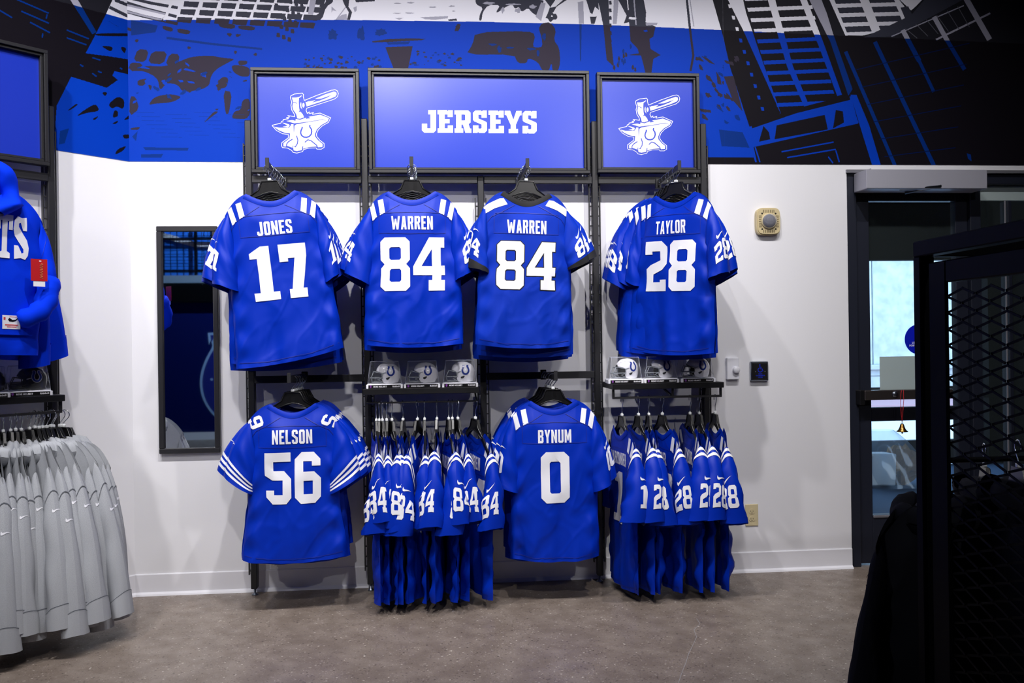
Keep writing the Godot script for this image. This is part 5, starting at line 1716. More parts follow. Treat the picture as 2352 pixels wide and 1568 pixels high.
# ---------- the dark mesh gondola in the right foreground ----------
func build_gondola():
	var x = 1.25
	var zf = 2.28
	var P = func(px, py):                      # a pixel on the plane of the mesh panel
		var d = ray(px, py)
		return EYE + d * ((x - EYE.x) / d.x)
	var a = P.call(2106, 556)
	zf = a.z
	var top = a.y
	var zn = zf + 1.3
	var o = thing("mesh_gondola", "black metal gondola with expanded mesh side in the right foreground", "display rack", Vector3(x, 0, zf))
	var B = func(called, x0, x1, y0, y1, z0, z1, ch = 0.003):
		var st = tool()
		box(st, Vector3((x0 + x1) * 0.5, (y0 + y1) * 0.5, (z0 + z1) * 0.5), Vector3(x1 - x0, y1 - y0, z1 - z0), ch)
		return wpart(o, called, st, M.gondola)
	B.call("post", x - 0.012, x + 0.028, 0.0, top - 0.04, zf, zf + 0.032)
	B.call("post", x - 0.012, x + 0.028, 0.0, top - 0.04, zn, zn + 0.04)
	B.call("top_rail", x - 0.012, x + 0.028, top - 0.04, top, zf, zn + 0.04)
	var it = P.call(2140, 603).y
	var z2 = P.call(2137, 603).z
	var z3 = P.call(2176, 640).z
	var mb = P.call(2176, 648).y
	B.call("inner_post", x - 0.006, x + 0.004, 0.08, it, z2, z3)
	B.call("inner_post", x - 0.006, x + 0.022, 0.08, it, zn - 0.08, zn - 0.03)
	B.call("inner_rail", x - 0.006, x + 0.022, mb, it, z3, zn - 0.08)
	B.call("inner_rail", x - 0.006, x + 0.022, 0.08, 0.14, z3, zn - 0.08)
	B.call("top_rail", x + 0.9, x + 0.94, top - 0.04, top, zf, zn + 0.04)
	B.call("post", x + 0.9, x + 0.94, 0.0, top - 0.04, zf, zf + 0.032)
	B.call("cross_rail", x + 0.028, x + 0.9, top - 0.04, top, zf, zf + 0.03)
	# expanded metal: one cut and stretched sheet, each strand a slanting strip
	var st = tool()
	var sw = 0.040
	var lw = 0.106
	var z = z3
	var cols = ceili((zn - 0.08 - z3) / (lw * 0.5))
	var rows = ceili((mb - 0.14) / sw) + 1
	for c in cols:
		for r in rows:
			var y = 0.14 + r * sw + (0.0 if c % 2 == 0 else sw * 0.5)
			for s in [-1.0, 1.0]:
				var za = z3 + c * lw * 0.5
				var p = Vector3(x + 0.003, y + s * 0.002, za)
				var q = Vector3(x + 0.003 + 0.004 * s, y + s * sw * 0.5 - s * 0.002, za + lw * 0.5)
				if maxf(p.y, q.y) < mb and q.z < zn - 0.07 and minf(p.y, q.y) > 0.13:
					bar(st, p, q, 0.0022, 0.0055, 0.0)
	var em = wpart(o, "expanded_mesh", st, M.gondola)
	em.set_meta("kind", "stuff")
	# dark garments hanging at its end and inside
	var S = {"ox": 0.37, "oy": -0.66, "ix": 0.25, "iy": -0.70, "b": 0.05, "round": 0.0, "bend": 0.4}
	var T = {"ox": 0.21, "oy": -0.40, "ix": 0.13, "iy": -0.42, "b": 0.04, "round": 0.01}
	var g1 = thing("dark_jacket", "black hooded jacket hanging at the end of the dark mesh gondola", "jacket")
	hoodie(g1, {"mat": M.fleece_black, "sl": S, "sr": S, "seed": 31.0, "len": 0.66})
	g1.position = at_depth(2152, 1150, 2.5)
	g1.rotation.y = 0.3
	var g2 = thing("blue_garment", "blue garment showing under the black jacket at the gondola", "shirt")
	hoodie(g2, {"mat": M.fleece_blue, "sl": T, "sr": T, "seed": 37.0, "len": 0.78, "bw": 0.17, "hw": 0.16, "sw": 0.17, "dep": 0.03})
	g2.position = g1.position + Vector3(0.10, -0.16, -0.10)
	g2.rotation.y = 0.3
	for k in 2:
		var g = copy(g1, "dark_jacket", ["black hooded jacket hanging behind the gondola mesh, nearer the door", "black hooded jacket hanging behind the gondola mesh, nearer the camera"][k])
		g.position = at_depth([2262, 2340][k], [1110, 1120][k], [2.75, 2.3][k])
		g.rotation.y = [1.2, 1.3][k]
	var names = ["black hanger of the jacket at the end of the mesh gondola", "black hanger of the blue garment under the black jacket", "black hanger behind the mesh with the jacket nearer the door", "black hanger behind the mesh with the jacket nearer the camera"]
	var on = [g1, g2, get_node("dark_jacket_001"), get_node("dark_jacket_002")]
	for k in 4:
		var h = hanger("hanger", names[k], "hangers at the gondola")
		h.transform = on[k].transform
	var rl = tool(true)
	tube(rl, [Vector3(g1.position.x - 0.02, g1.position.y + 0.117, g1.position.z), Vector3(x + 0.9, g1.position.y + 0.117, g1.position.z)], 0.008, 8)
	wpart(o, "hang_rail", rl, M.gondola)

func ordinal(i: int) -> String:
	return ORD[i]

# jerseys on one arm, from the front one backwards; over: the front jersey, what: how it looks
func arm_stack(arm, n: int, t0: float, dt: float, over: Dictionary, turn: float, lean: float, what: String, where: String, name_h: String, drop := 0.0, spread := 1.0):
	var a = arm[0]
	var b = arm[1]
	var hold = null
	var first = null
	for i in n:
		var t = t0 + dt * i
		var at = b.lerp(a, t) + Vector3(0, -0.115, 0)
		var o
		var group = "%s jerseys under the %s" % [over.get("num", ""), where]
		var label = "%s, %s, hanging %s" % [what, "frontmost" if i == 0 else ordinal(i) + " from front", where]
		if i == 0:
			o = thing("jersey", label, "jersey", Vector3.ZERO, group)
			jersey(o, over)
			first = o
		else:
			if i == 1:
				o = thing("jersey", label, "jersey", Vector3.ZERO, group)
				var q = over.duplicate(true)
				q.seed = q.seed + 5.0
				q.tilt = 0.0
				q.nu = 30; q.nv = 30
				q.len = q.get("len", 0.745) + q.get("back_len", 0.004)
				for s in ["sl", "sr"]:
					q[s].ox += 0.035 * spread
					q[s].oy += 0.02
					q[s].ix += 0.02 * spread
					q[s].b *= 0.8
				jersey(o, q)
				hold = o
			else:
				o = copy(hold, "jersey", label, group)
		var r = rng.randf_range(-1, 1)
		var yaw = turn * (1.0 if i == 0 else lerpf(0.9, 0.35, i / float(n))) + (0.0 if i == 0 else r * 0.15)
		var roll = lean if i == 0 else lean * 0.4 + rng.randf_range(-0.02, 0.02)
		o.position = at
		o.basis = Basis(Vector3.UP, yaw) * Basis(Vector3.BACK, roll)
		if i > 1:
			o.basis = o.basis.scaled(Vector3(1, 1, 1) * rng.randf_range(0.965, 1.045))
		var h
		var hl = "black top hanger of the %s jersey hanging %s" % ["front" if i == 0 else ordinal(i), where]
		if i == 0:
			h = hanger("hanger", hl, "hangers " + where)
			proto[where] = h
		else:
			h = copy(proto[where], "hanger", hl)
		h.position = at
		h.basis = Basis(Vector3.UP, yaw) * Basis(Vector3.BACK, roll * 0.7)

var proto := {}

func build_display():
	# the four-bay rack on the main wall
	var xs = [[569, 300, 276], [836.5, 300, 272], [1104, 420, 403], [1365, 300, 278], [1615, 300, 284]]
	var ups = []
	for k in 5:
		ups.append([W(xs[k][0], xs[k][1], 0.09).x, W(xs[k][0], xs[k][2], 0.09).y, true, k > 0])
	var ry = W(1000, 412, 0.10).y
	var rails = []
	for k in 4:
		rails.append([ups[k][0], ups[k + 1][0], ry])
	rails.append([ups[0][0], ups[1][0], W(700, 870, 0.10).y])
	rails.append([ups[2][0], ups[3][0], W(1250, 862, 0.10).y])
	rack("black slotted metal wall rack of four bays holding the jerseys", Transform3D(), ups, rails)
	# its three signs
	var sg = []
	for q in [[577, 826, 157, 397, "square blue sign with white anvil and hammer above the left bay", 0], [846.5, 1354, 160, 398, "wide blue sign reading JERSEYS above the two middle bays", 1], [1371.6, 1606.5, 168, 397, "square blue sign with white anvil and hammer above the right bay", 2]]:
		var xc = (q[0] + q[1]) * 0.5
		var yc = (q[2] + q[3]) * 0.5
		var o = sign_board(q[4], Transform3D(), W(q[0], yc, 0.122).x, W(q[1], yc, 0.122).x, W(xc, q[3], 0.122).y, W(xc, q[2], 0.122).y, M.sign_blue)
		if q[5] == 0:
			anvil_logo(o, M.sign_blue)
		elif q[5] == 1:
			jerseys_word(o)
		else:
			anvil_logo(o, M.sign_blue, Transform2D(Vector2(0.922, 0.0), Vector2(0.0, 0.94), Vector2((1420.3 - 600) * 7.84 - 190 * 0.922, (217.5 - 180) * 7.84 - 198 * 0.94)))
	# arms
	var arms = {}
	for q in [["jones", 652, 414, 614, 381, 0.52, "arm under the left anvil sign", "upper left"], ["w1", 948, 410, 945, 379, 0.52, "", ""], ["w2", 1191, 412, 1211.5, 384, 0.52, "", ""], ["taylor", 1512, 417, 1560, 387, 0.52, "", ""], ["nelson", 700, 868, 664, 866, 0.46, "", ""], ["bynum", 1248, 864, 1276, 860, 0.46, "", ""]]:
		var a = W(q[1], q[2], 0.10)
		var b = W(q[3], q[4], q[5])
		a.y = (a.y + b.y) * 0.5
		b.y = a.y
		arms[q[0]] = [a, b]
		var lab = {"jones": "flat black display arm below the left anvil sign", "w1": "flat black display arm below the left half of the wide sign", "w2": "flat black display arm below the right half of the wide sign", "taylor": "flat black display arm below the right anvil sign", "nelson": "flat black display arm on the lower rail of the left bay", "bynum": "flat black display arm on the lower rail right of the helmets"}
		faceout_arm(lab[q[0]], a, b)
	# hanging stacks
	var S = {"ox": 0.315, "oy": -0.375, "ix": 0.195, "iy": -0.435, "b": 0.058}
	arm_stack(arms.jones, 7, 0.16, 0.12, {"num": "17", "who": "JONES", "lw": 0.155, "nwid": 0.25, "nh": 0.245, "ny": -0.245, "ly": -0.135, "seed": 1.0, "len": 0.76, "hw": 0.24, "bw": 0.225, "sw": 0.212, "tilt": 0.02, "phi_l": 0.25, "phi_r": -0.4, "sl": {"ox": 0.30, "oy": -0.385, "ix": 0.185, "iy": -0.435, "b": 0.06}, "sr": {"ox": 0.262, "oy": -0.40, "ix": 0.19, "iy": -0.44, "b": 0.05}}, 0.12, 0.105, "blue jersey with number 17", "under the left anvil sign", "a", 0.0, 1.0)
	arm_stack(arms.w1, 6, 0.20, 0.125, {"num": "84", "who": "WARREN", "seed": 2.0, "len": 0.708, "phi_l": 0.1, "phi_r": -0.4, "sl": S.duplicate(), "sr": {"ox": 0.275, "oy": -0.375, "ix": 0.19, "iy": -0.42, "b": 0.05}}, -0.02, 0.0, "blue number 84 jersey, striped shoulders", "under the wide sign, left half", "b")
	arm_stack(arms.w2, 5, 0.18, 0.16, {"num": "84", "who": "WARREN", "style": "black", "mat": M.jersey_dull, "lw": 0.185, "ly": -0.135, "ny": -0.235, "nh": 0.222, "nwid": 0.275, "seed": 3.0, "len": 0.715, "back_len": 0.045, "phi_r": -0.85, "phi_l": 0.55, "st0": 0.5, "sl": {"ox": 0.27, "oy": -0.36, "ix": 0.17, "iy": -0.385, "b": 0.055}, "sr": {"ox": 0.305, "oy": -0.315, "ix": 0.205, "iy": -0.36, "b": 0.062}}, 0.06, -0.03, "blue number 84 jersey, black collar", "under the wide sign, right half", "c")
	arm_stack(arms.taylor, 5, 0.16, 0.15, {"num": "28", "who": "TAYLOR", "lw": 0.165, "nwid": 0.275, "nh": 0.238, "ny": -0.225, "ly": -0.13, "seed": 4.0, "len": 0.75, "phi_l": 0.5, "phi_r": -0.4, "sl": {"ox": 0.27, "oy": -0.40, "ix": 0.18, "iy": -0.44, "b": 0.062}, "sr": {"ox": 0.285, "oy": -0.38, "ix": 0.2, "iy": -0.42, "b": 0.055}}, -0.86, -0.04, "blue jersey with number 28", "under the right anvil sign", "d")
	arm_stack(arms.nelson, 6, 0.20, 0.12, {"num": "56", "who": "NELSON", "style": "retro", "lw": 0.18, "lh": 0.065, "nwid": 0.25, "nh": 0.236, "ny": -0.222, "ly": -0.118, "seed": 5.0, "len": 0.715, "hw": 0.235, "bw": 0.205, "nw": 0.1, "sl": {"ox": 0.312, "oy": -0.325, "ix": 0.185, "iy": -0.415, "b": 0.06}, "sr": {"ox": 0.305, "oy": -0.345, "ix": 0.16, "iy": -0.43, "b": 0.062}}, 0.05, 0.0, "blue number 56 jersey, banded sleeves", "on the lower left rail", "e")
	arm_stack(arms.bynum, 4, 0.20, 0.2, {"num": "0", "who": "BYNUM", "lw": 0.158, "nwid": 0.135, "nh": 0.24, "ny": -0.24, "ly": -0.135, "seed": 6.0, "len": 0.745, "bw": 0.205, "hw": 0.208, "phi_l": 0.4, "phi_r": -0.35, "sl": {"ox": 0.275, "oy": -0.40, "ix": 0.17, "iy": -0.435, "b": 0.052}, "sr": {"ox": 0.272, "oy": -0.40, "ix": 0.18, "iy": -0.44, "b": 0.052}}, -0.04, 0.0, "blue jersey with number 0", "right of the cased helmets", "f")
	# shelves with hang rails
	var mz = 0.36
	var s1 = [W(833.5, 893.5, mz), W(1101, 893, mz)]
	shelf_unit("black shelf with three cased helmets in the second bay", Transform3D(), s1[0].x, s1[1].x, s1[0].y, mz, false, W(970, 923, mz - 0.03).y)
	var s2 = [W(1407.5, 881.5, mz), W(1663, 877, mz)]
	shelf_unit("black shelf with three cased helmets in the right bay", Transform3D(), s2[0].x, s2[1].x, (s2[0].y + s2[1].y) * 0.5, mz, true, W(1540, 911, mz - 0.03).y)
	# helmets in cases
	var pos = [[882.5, 889, 0, 0.02], [970, 888, 1, -0.02], [1057, 888, 2, 0.0], [1440, 876, 3, -0.06], [1521, 877, 4, -0.02], [1605, 875, 5, 0.0]]
	var plc = ["left case on the second-bay shelf", "middle case on the second-bay shelf", "right case on the second-bay shelf", "left case on the right shelf", "middle case on the right shelf", "right case on the right shelf"]
	var c0 = null
	var h0 = null
	for q in pos:
		var k = q[2]
		var sy = s1[0].y if k < 3 else (s2[0].y + s2[1].y) * 0.5
		var p = W(q[0], q[1], 0.362)
		p.y = sy
		p.z = 0.362 - 0.066
		var c
		var h
		var cl = "clear helmet case with black label strip, %s" % plc[k].replace(" case", "")
		var hl = "small white football helmet with blue horseshoe in the %s" % plc[k]
		if k == 0:
			c0 = helmet_case(cl, "helmet cases")
			h0 = helmet(hl, "white mini helmets", false)
			c = c0; h = h0
		else:
			c = copy(c0, "display_case", cl)
			h = copy(h0, "mini_helmet", hl)
		c.position = p
		c.rotation.y = q[3]
		h.position = p + Vector3(0, 0.0225, 0)
		h.rotation.y = q[3] + [0.06, 0.02, 0.0, 0.35, 0.12, 0.02][k]
	# jerseys side by side on the rail of the second bay
	var Q = {"len": 0.76, "dep": 0.016, "bw": 0.222, "fold": 0.012, "waves": 8.0, "nu": 26, "nv": 32, "st0": 0.56, "snum": 0.098, "sway": 0.0, "front_num": false, "cap": true, "wrinkle": 1.4}
	var sleeve = {"ox": 0.285, "oy": -0.405, "ix": 0.20, "iy": -0.435, "b": 0.046, "round": 0.04}
	var pr = []
	for k in 6:
		var q = Q.duplicate(true)
		q.merge({"num": "84" if k < 4 else "28", "who": "WARREN" if k < 4 else "TAYLOR", "seed": 11.0 + k, "phi_r": [-0.58, 0.55, -0.5, 0.6, 0.5, -0.5][k], "phi_l": 0.3, "sl": sleeve.duplicate(), "sr": sleeve.duplicate(), "lw": 0.17, "nwid": 0.285 if k < 4 else 0.27}, true)
		q.sr.b = [0.060, 0.064, 0.052, 0.056, 0.070, 0.062][k]
		q.sr.oy = [-0.41, -0.43, -0.375, -0.40, -0.40, -0.42][k]
		q.sr.iy = q.sr.oy - [0.03, 0.02, 0.035, 0.0, 0.02, 0.03][k]
		q.sr.ox = [0.285, 0.30, 0.27, 0.28, 0.31, 0.29][k]
		q.sr.fz = [0.02, 0.035, -0.02, 0.0, 0.03, -0.02][k]
		pr.append(q)
	var hooks = [863, 870, 877, 887, 899, 925, 958.6, 974.6, 1003, 1030, 1038.6, 1051, 1091]
	var kinds = [2, 0, 2, 2, 0, 3, 1, 3, 0, 1, 3, 2, 0]
	var turns = [-84, -88, -80, -86, -76, -97, -104, -90, -94, -84, -88, -78, -70]
	var rail_y = W(970, 923, mz - 0.03).y
	var made = {}
	var hang0 = null
	for i in hooks.size():
		var lab = "blue number 84 jersey hanging sideways, %s from the left on the second-bay rail" % ("first" if i == 0 else ordinal(i))
		var o
		var kk = kinds[i]
		if not made.has(kk):
			o = thing("jersey", lab, "jersey", Vector3.ZERO, "84 jerseys hanging sideways in the second bay")
			jersey(o, pr[kk])
			made[kk] = o
		else:
			o = copy(made[kk], "jersey", lab)
		o.position = Vector3(W(hooks[i], 923, mz - 0.03).x, rail_y - 0.142, mz - 0.03 - 0.02)
		o.basis = Basis(Vector3.UP, deg_to_rad(turns[i])) * Basis(Vector3.BACK, rng.randf_range(-0.08, 0.05))
		var hl = "black hanger with chrome hook, %s from the left on the second-bay rail" % ("first" if i == 0 else ordinal(i))
		var h
		if hang0 == null:
			h = hanger("hanger", hl, "hangers on the second-bay rail", 0.165, true, 0.022)
			hang0 = h
		else:
			h = copy(hang0, "hanger", hl)
		h.position = o.position
		h.basis = o.basis
	# and on the rail of the right bay
	hooks = [1430, 1468, 1492, 1523, 1587, 1608, 1645]
	turns = [-85, -85, -93, -82, -93, -90, -93]
	var hy = W(1540, 911, mz - 0.03).y
	var odd = pr[4].duplicate(true)
	odd.num = "1"
	odd.who = "GARDNER"
	odd.lw = 0.22
	odd.nwid = 0.13
	odd.seed = 21.0
	for i in hooks.size():
		var nth = "first" if i == 0 else ordinal(i)
		var lab = "blue number %s jersey hanging sideways, %s from the left on the right-bay rail" % ["1" if i == 0 else "28", nth]
		var o
		if i < 3:
			o = thing("jersey", lab, "jersey", Vector3.ZERO, "jerseys hanging sideways in the right bay")
			jersey(o, odd if i == 0 else pr[3 + i])
			made[10 + i] = o
		else:
			o = copy(made[[11, 12, 11, 12, 11, 11, 12][i]], "jersey", lab)
		o.position = Vector3(W(hooks[i], 911, mz - 0.03).x, hy - 0.144, mz - 0.03 - 0.02)
		o.basis = Basis(Vector3.UP, deg_to_rad(turns[i])) * Basis(Vector3.BACK, rng.randf_range(-0.04, 0.04))
		var h = copy(hang0, "hanger", "black hanger with white size clip, %s from the left on the right-bay rail" % nth, "hangers on the right-bay rail")
		h.position = o.position
		h.basis = o.basis

func left_display():
	var inv = XL.affine_inverse()
	var ux = (inv * LW(121, 600, 0.09)).x
	var ut = (inv * LW(121, 244, 0.09)).y
	var uy = (inv * LW(90, 404, 0.10)).y
	rack("black slotted metal wall rack at the left edge holding hooded sweatshirts", XL, [[ux - 1.16, ut, true, true], [ux - 0.58, ut, true, true], [ux, ut, true, true]], [[ux - 0.58, ux, uy], [ux - 1.16, ux - 0.58, uy], [ux - 0.58, ux, 1.08]])
	var s0 = inv * LW(108, 117, 0.122)
	var s1 = inv * LW(108, 381, 0.122)
	sign_board("plain blue sign in a black frame at the left edge", XL, s0.x - 1.12, s0.x, s1.y, s0.y, M.sign_blue_dark)
	var sr = inv * LW(150, 906, 0.36)
	var by = (inv * LW(110, 947, 0.33)).y
	shelf_unit("black shelf with dark helmets in the left rack", XL, sr.x - 1.1, sr.x, sr.y, 0.36, true, by)
	var c0 = null
	var h0 = null
	for k in 2:
		var cl = ["clear helmet case with black label strip on the left rack shelf", "clear helmet case cut by the left picture edge"][k]
		var hl = ["small dark football helmet with outlined horseshoe on the left rack shelf", "small dark football helmet cut by the left picture edge"][k]
		var c
		var h
		if k == 0:
			c0 = copy(get_node("display_case"), "display_case", cl)
			h0 = helmet(hl, "dark mini helmets", true)
			c = c0; h = h0
		else:
			c = copy(c0, "display_case", cl)
			h = copy(h0, "mini_helmet", hl)
		var v = inv * LW([78, -22][k], [905, 909][k], 0.345)
		c.transform = XL * Transform3D(Basis(Vector3.UP, -0.22), Vector3(v.x, sr.y, 0.28))
		h.transform = c.transform * Transform3D(Basis(Vector3.UP, 0.05), Vector3(0, 0.0225, 0))
	# blue sweatshirts on an arm
	var n = inv * LW(-42, 432, 0.46)
	var arm_a = XL * Vector3(n.x, n.y + 0.115, 0.10)
	var arm_b = XL * Vector3(n.x, n.y + 0.115, 0.52)
	var ar = faceout_arm("flat black display arm holding the blue sweatshirts", arm_a, arm_b)
	var straight = {"ox": 0.345, "oy": -0.675, "ix": 0.235, "iy": -0.70, "b": 0.055, "round": 0.05}
	var tucked = {"ox": 0.295, "oy": -0.40, "ix": 0.205, "iy": -0.43, "b": 0.050, "round": 0.025}
	var g = "blue sweatshirts on the left arm"
	var o = thing("hooded_sweatshirt", "bright blue hooded sweatshirt with white lettering, front one on the left arm", "sweatshirt", Vector3.ZERO, g)
	var P = hoodie(o, {"mat": M.fleece_blue, "sl": straight.duplicate(), "sr": tucked, "seed": 41.0, "hood_up": true, "len": 0.655, "nu": 40, "nv": 40, "bw": 0.245, "hw": 0.222, "seam": M.jersey_seam, "wrinkle": 0.8})
	var fa = tool(true)                           # the forearm, folded back into the pocket
	var el = []
	var rad = []
	for k in 12:
		var t = k / 11.0
		el.append(Vector3(lerpf(0.250, 0.125, t) + 0.018 * sin(t * PI), -0.35 - 0.165 * t - 0.03 * sin(t * PI), 0.02 + 0.055 * sin(t * PI * 0.8)))
		rad.append(lerpf(0.046, 0.036, t) * (1.0 + 0.10 * sin(k * 2.1)))
	tube(fa, el, rad, 14)
	part(o, "forearm", fa, M.fleece_blue)
	var pk = tool(true)                           # front pocket
	drape(pk, ccw(pv([-0.125, -0.36, 0.125, -0.36, 0.178, -0.50, 0.182, -0.575, -0.182, -0.575, -0.178, -0.50])), [], 0.03, func(p): return cloth_xy(P, p, true, 0.010))
	part(o, "pocket", pk, M.fleece_blue)
	var lw = tool(true)
	# C O L T S in broad slab letters
	var slab_glyphs = [
		[[8, 0, 28, 0, 40, 8, 40, 30, 26, 30, 26, 18, 16, 18, 16, 82, 26, 82, 26, 70, 40, 70, 40, 92, 28, 100, 8, 100, 0, 90, 0, 10], []],
		[[8, 0, 32, 0, 40, 10, 40, 90, 32, 100, 8, 100, 0, 90, 0, 10], [[16, 16, 24, 16, 24, 84, 16, 84]]],
		[[0, 0, 26, 0, 26, 12, 20, 12, 20, 82, 28, 82, 28, 66, 40, 66, 40, 100, 0, 100, 0, 88, 6, 88, 6, 12, 0, 12], []],
		[[0, 0, 44, 0, 44, 34, 33, 34, 33, 14, 29, 14, 29, 84, 37, 88, 37, 100, 7, 100, 7, 88, 15, 84, 15, 14, 11, 14, 11, 34, 0, 34], []],
		[[10, 0, 24, 3, 38, 0, 38, 32, 27, 32, 20, 14, 15, 16, 15, 24, 38, 54, 42, 72, 40, 90, 32, 100, 20, 97, 2, 100, 2, 68, 13, 68, 22, 86, 27, 84, 27, 76, 4, 46, 0, 30, 2, 10], []]]
	for k in 5:
		var hs = []
		for h in slab_glyphs[k][1]:
			hs.append(ccw(pv(h, 0.00145, -0.00172, -0.142 + k * 0.067 - 0.028, -0.10)))
		var lt = tool(true)
		drape(lt, ccw(pv(slab_glyphs[k][0], 0.00145, -0.00172, -0.142 + k * 0.067 - 0.028, -0.10)), hs, 0.03, func(p): return cloth_xy(P, p, true, 0.003))
		part(o, "letter", lt, M.white_print)
	var wt = tool(true)                           # woven label on the pocket
	var rect = func(x0, y0, x1, y1): return ccw(pv([x0, y0, x1, y0, x1, y1, x0, y1]))
	drape(wt, rect.call(0.055, -0.498, 0.128, -0.552), [], 0.03, func(p): return cloth_xy(P, p, true, 0.0115))
	var lab = part(o, "woven_label", wt, M.tag_white)
	var li = tool(true)
	drape(li, ccw(pv([0.078, -0.515, 0.083, -0.508, 0.089, -0.511, 0.096, -0.516, 0.107, -0.515, 0.118, -0.506, 0.120, -0.508, 0.108, -0.520, 0.097, -0.524, 0.083, -0.522])), [], 0.03, func(p): return cloth_xy(P, p, true, 0.0122))
	put(lab, "logo", mesh_of(li, M.black_plastic))
	var lr = tool(true)
	for q in [[0.060, -0.506, 0.068, -0.516], [0.084, -0.503, 0.114, -0.5045], [0.066, -0.534, 0.118, -0.538], [0.074, -0.542, 0.112, -0.545]]:
		drape(lr, rect.call(q[0], q[1], q[2], q[3]), [], 0.03, func(p): return cloth_xy(P, p, true, 0.0122))
	put(lab, "print", mesh_of(lr, M.tag_red))
	o.transform = XL * Transform3D(Basis(Vector3.UP, 0.06) * Basis(Vector3.BACK, -0.03), Vector3(n.x, n.y, 0.46))
	var rt = thing("swing_tag", "red swing tag with gold script hanging from the blue sweatshirt sleeve", "tag", LW(90, 620, 0.56))
	rt.basis = XL.basis
	var ts = tool()
	box(ts, Vector3(0, 0, 0), Vector3(0.062, 0.088, 0.0012))
	part(rt, "card", ts, M.red_card)
	var hl2 = tool()
	box(hl2, Vector3(0.004, 0.036, 0.0008), Vector3(0.008, 0.004, 0.0006))
	part(rt, "eyelet", hl2, M.tag_white)
	var sc = tool(true)
	var wv = []
	for k in 30:
		wv.append(Vector3(0.008 + 0.0065 * sin(k * 1.35), 0.026 - k * 0.0021, 0.001))
	tube(sc, wv, 0.0009, 4)
	part(rt, "script", sc, M.gold_print)
	var wc = tool()
	box(wc, Vector3(0.0, -0.055, -0.001), Vector3(0.044, 0.022, 0.001))
	part(rt, "price_card", wc, M.tag_white)
	# two more behind it
	var o2 = thing("hooded_sweatshirt", "bright blue hooded sweatshirt, second from the front on the left arm", "sweatshirt", Vector3.ZERO, g)
	hoodie(o2, {"mat": M.fleece_blue, "sl": straight.duplicate(), "sr": straight.duplicate(), "seed": 43.0, "len": 0.665, "bw": 0.25, "hw": 0.225, "wrinkle": 0.7})
	o2.transform = XL * Transform3D(Basis(Vector3.UP, 0.0) * Basis(Vector3.BACK, -0.085), Vector3(n.x, n.y, 0.34))
	var o3 = copy(o2, "hooded_sweatshirt", "bright blue hooded sweatshirt, third from the front on the left arm")
	o3.transform = XL * Transform3D(Basis(Vector3.UP, -0.12) * Basis(Vector3.BACK, 0.05), Vector3(n.x + 0.02, n.y - 0.01, 0.22))
	var hp = null
	var hn = ["front", "second", "third"]
	for k in 3:
		var lb = "black hanger of the %s blue sweatshirt on the left arm" % hn[k]
		var h
		if hp == null:
			h = hanger("hanger", lb, "hangers on the left arm", 0.2)
			hp = h
		else:
			h = copy(hp, "hanger", lb)
		h.transform = [o, o2, o3][k].transform
	# grey sweatshirts side by side on the rail
	var S1 = {"ox": 0.335, "oy": -0.735, "ix": 0.265, "iy": -0.75, "b": 0.047, "round": 0.045, "bend": 0.5}
	var hooks = [147, 141, 127, 120, 110, 102, 93, 84, 72, 52, 39, 28, 11, -2, -18, -34, -52]
	var yaws = [-44, -34, -27, -22, -16, -13, -8, -3, 2, 5, 8, 11, 13, 15, 17, 18, 19]
	var pg = []
	for i in hooks.size():
		var nth = "first" if i == 0 else ordinal(i)
		var lb2 = "grey hooded sweatshirt hanging sideways, %s from the right on the left rail" % nth
		var q
		if i < 3:
			q = thing("hooded_sweatshirt", lb2, "sweatshirt", Vector3.ZERO, "grey sweatshirts on the left rail")
			hoodie(q, {"mat": M.fleece_grey, "rib": M.fleece_grey, "seam": M.seam_grey, "sl": S1.duplicate(), "sr": S1.duplicate(), "hood_flat": 0.7, "hood_w": 0.1, "hood_r": 0.9, "seed": 51.0 + i * 3, "dep": 0.02, "len": 0.70, "bw": 0.235, "hw": 0.225, "sw": 0.215, "mark": true, "st0": 0.27 + 0.05 * i, "fold": 0.009, "wrinkle": 0.9, "nu": 22, "nv": 26})
			pg.append(q)
		else:
			q = copy(pg[(i * 2) % 3], "hooded_sweatshirt", lb2)
		var v = inv * LW(hooks[i], 948, 0.33)
		var at = XL * Vector3(v.x, by - 0.122, 0.33 - 0.02)
		q.transform = Transform3D(XL.basis * Basis(Vector3.UP, -PI * 0.5 - deg_to_rad(yaws[i])) * Basis(Vector3.BACK, rng.randf_range(-0.10, 0.05)), at)
		q.scale *= rng.randf_range(0.95, 1.05)
		var hl3 = "black hanger with chrome hook, %s from the right on the left rail" % nth
		if i == 0:
			proto["narrow"] = hanger("hanger", hl3, "hangers on the left rail", 0.125)
		var h2 = proto["narrow"] if i == 0 else copy(proto["narrow"], "hanger", hl3)
		h2.transform = q.transform

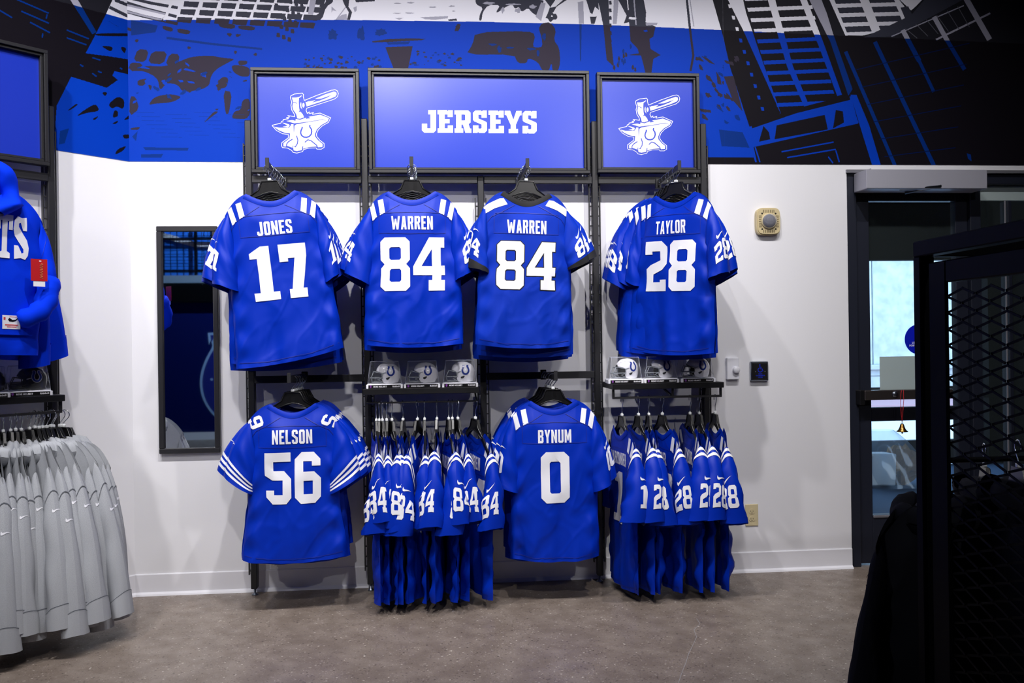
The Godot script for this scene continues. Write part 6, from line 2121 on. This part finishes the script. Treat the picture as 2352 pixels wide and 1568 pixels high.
func _ready():
	# camera, sky, lamps, exposure
	fw = Vector3(sin(yaw_cam), 0, -cos(yaw_cam))
	var rt = Vector3(cos(yaw_cam), 0, sin(yaw_cam))
	ey = Vector3.UP * cos(ROLL) + rt * sin(ROLL)
	ex = rt * cos(ROLL) - Vector3.UP * sin(ROLL)
	var cam = Camera3D.new()
	cam.name = "camera"
	add_child(cam)
	cam.transform = Transform3D(Basis(ex, ey, -fw), EYE)
	cam.fov = rad_to_deg(2.0 * atan(784.0 / FOCAL))
	cam.near = 0.05
	cam.far = 120.0
	var env = Environment.new()
	env.background_mode = Environment.BG_SKY
	var sky = Sky.new()
	var sm = ProceduralSkyMaterial.new()
	sm.sky_top_color = Color8(150, 190, 235)
	sm.sky_horizon_color = Color8(205, 225, 240)
	sm.ground_bottom_color = Color8(150, 150, 150)
	sm.ground_horizon_color = Color8(205, 220, 230)
	sm.sky_energy_multiplier = 1.0
	sky.sky_material = sm
	env.sky = sky
	env.background_energy_multiplier = 4.8
	env.tonemap_mode = Environment.TONE_MAPPER_LINEAR
	env.tonemap_exposure = 0.94
	env.sdfgi_enabled = true
	env.ssao_enabled = true
	env.ssil_enabled = true
	var we = WorldEnvironment.new()
	we.name = "environment"
	we.environment = env
	add_child(we)
	rng.seed = 7
	noise.seed = 3
	noise.frequency = 0.012
	noise.noise_type = FastNoiseLite.TYPE_SIMPLEX_SMOOTH
	noise.fractal_octaves = 2
	XL = Transform3D(Basis(Vector3(SQ, 0, -SQ), Vector3.UP, Vector3(SQ, 0, SQ)), Vector3(corner_x, 0, 0))
	make_materials()
	var tint = Color(1.0, 0.985, 0.985)
	var nth = ["first", "second", "third", "fourth", "fifth", "sixth"]
	var row1 = [[-1.9, 2.1, -2.2, 1.1, 4.5], [-1.2, 2.1, -1.1, 1.05, 4.5], [-0.35, 2.1, -0.3, 1.05, 4.5], [0.45, 2.1, 0.5, 1.05, 4.5], [1.25, 2.1, 1.35, 1.05, 4.1], [2.1, 2.1, 2.1, 1.3, 2.2]]  # the last head is added to brighten the wall by the door
	var row2 = [[-2.6, 5.9, -2.2, 1.2, 3.0, 3.5], [-0.45, 4.9, -0.4, 1.3, 6.0, 4.25], [1.9, 5.9, 1.3, 1.2, 3.2, 3.5]]
	for i in row1.size():
		var q = row1[i]
		track_light("black cylindrical ceiling spotlight, %s from the left in the row near the wall" % nth[i], Vector3(q[0], 3.8, q[1]), Vector3(q[2], q[3], 0.1), q[4], 42.0, tint)
	for i in row2.size():
		var q = row2[i]
		track_light("black cylindrical ceiling spotlight, %s from the left in the row behind the camera" % nth[i], Vector3(q[0], q[5], q[1]), Vector3(q[2], q[3], 0.1), q[4], 26.0, tint)
	track_light("added black ceiling spotlight out of view, brightening the horseshoe panel", Vector3(-1.9, 3.8, 5.6), Vector3(-3.0, 1.6, 7.3), 7.0, 40.0, Color(0.8, 0.9, 1.0))  # unseen lamp, added to brighten the rear wall shown in the mirror
	build_room()
	build_door()
	build_outside()
	build_rear()
	build_display()
	left_display()
	build_wall_fittings()
	build_gondola()
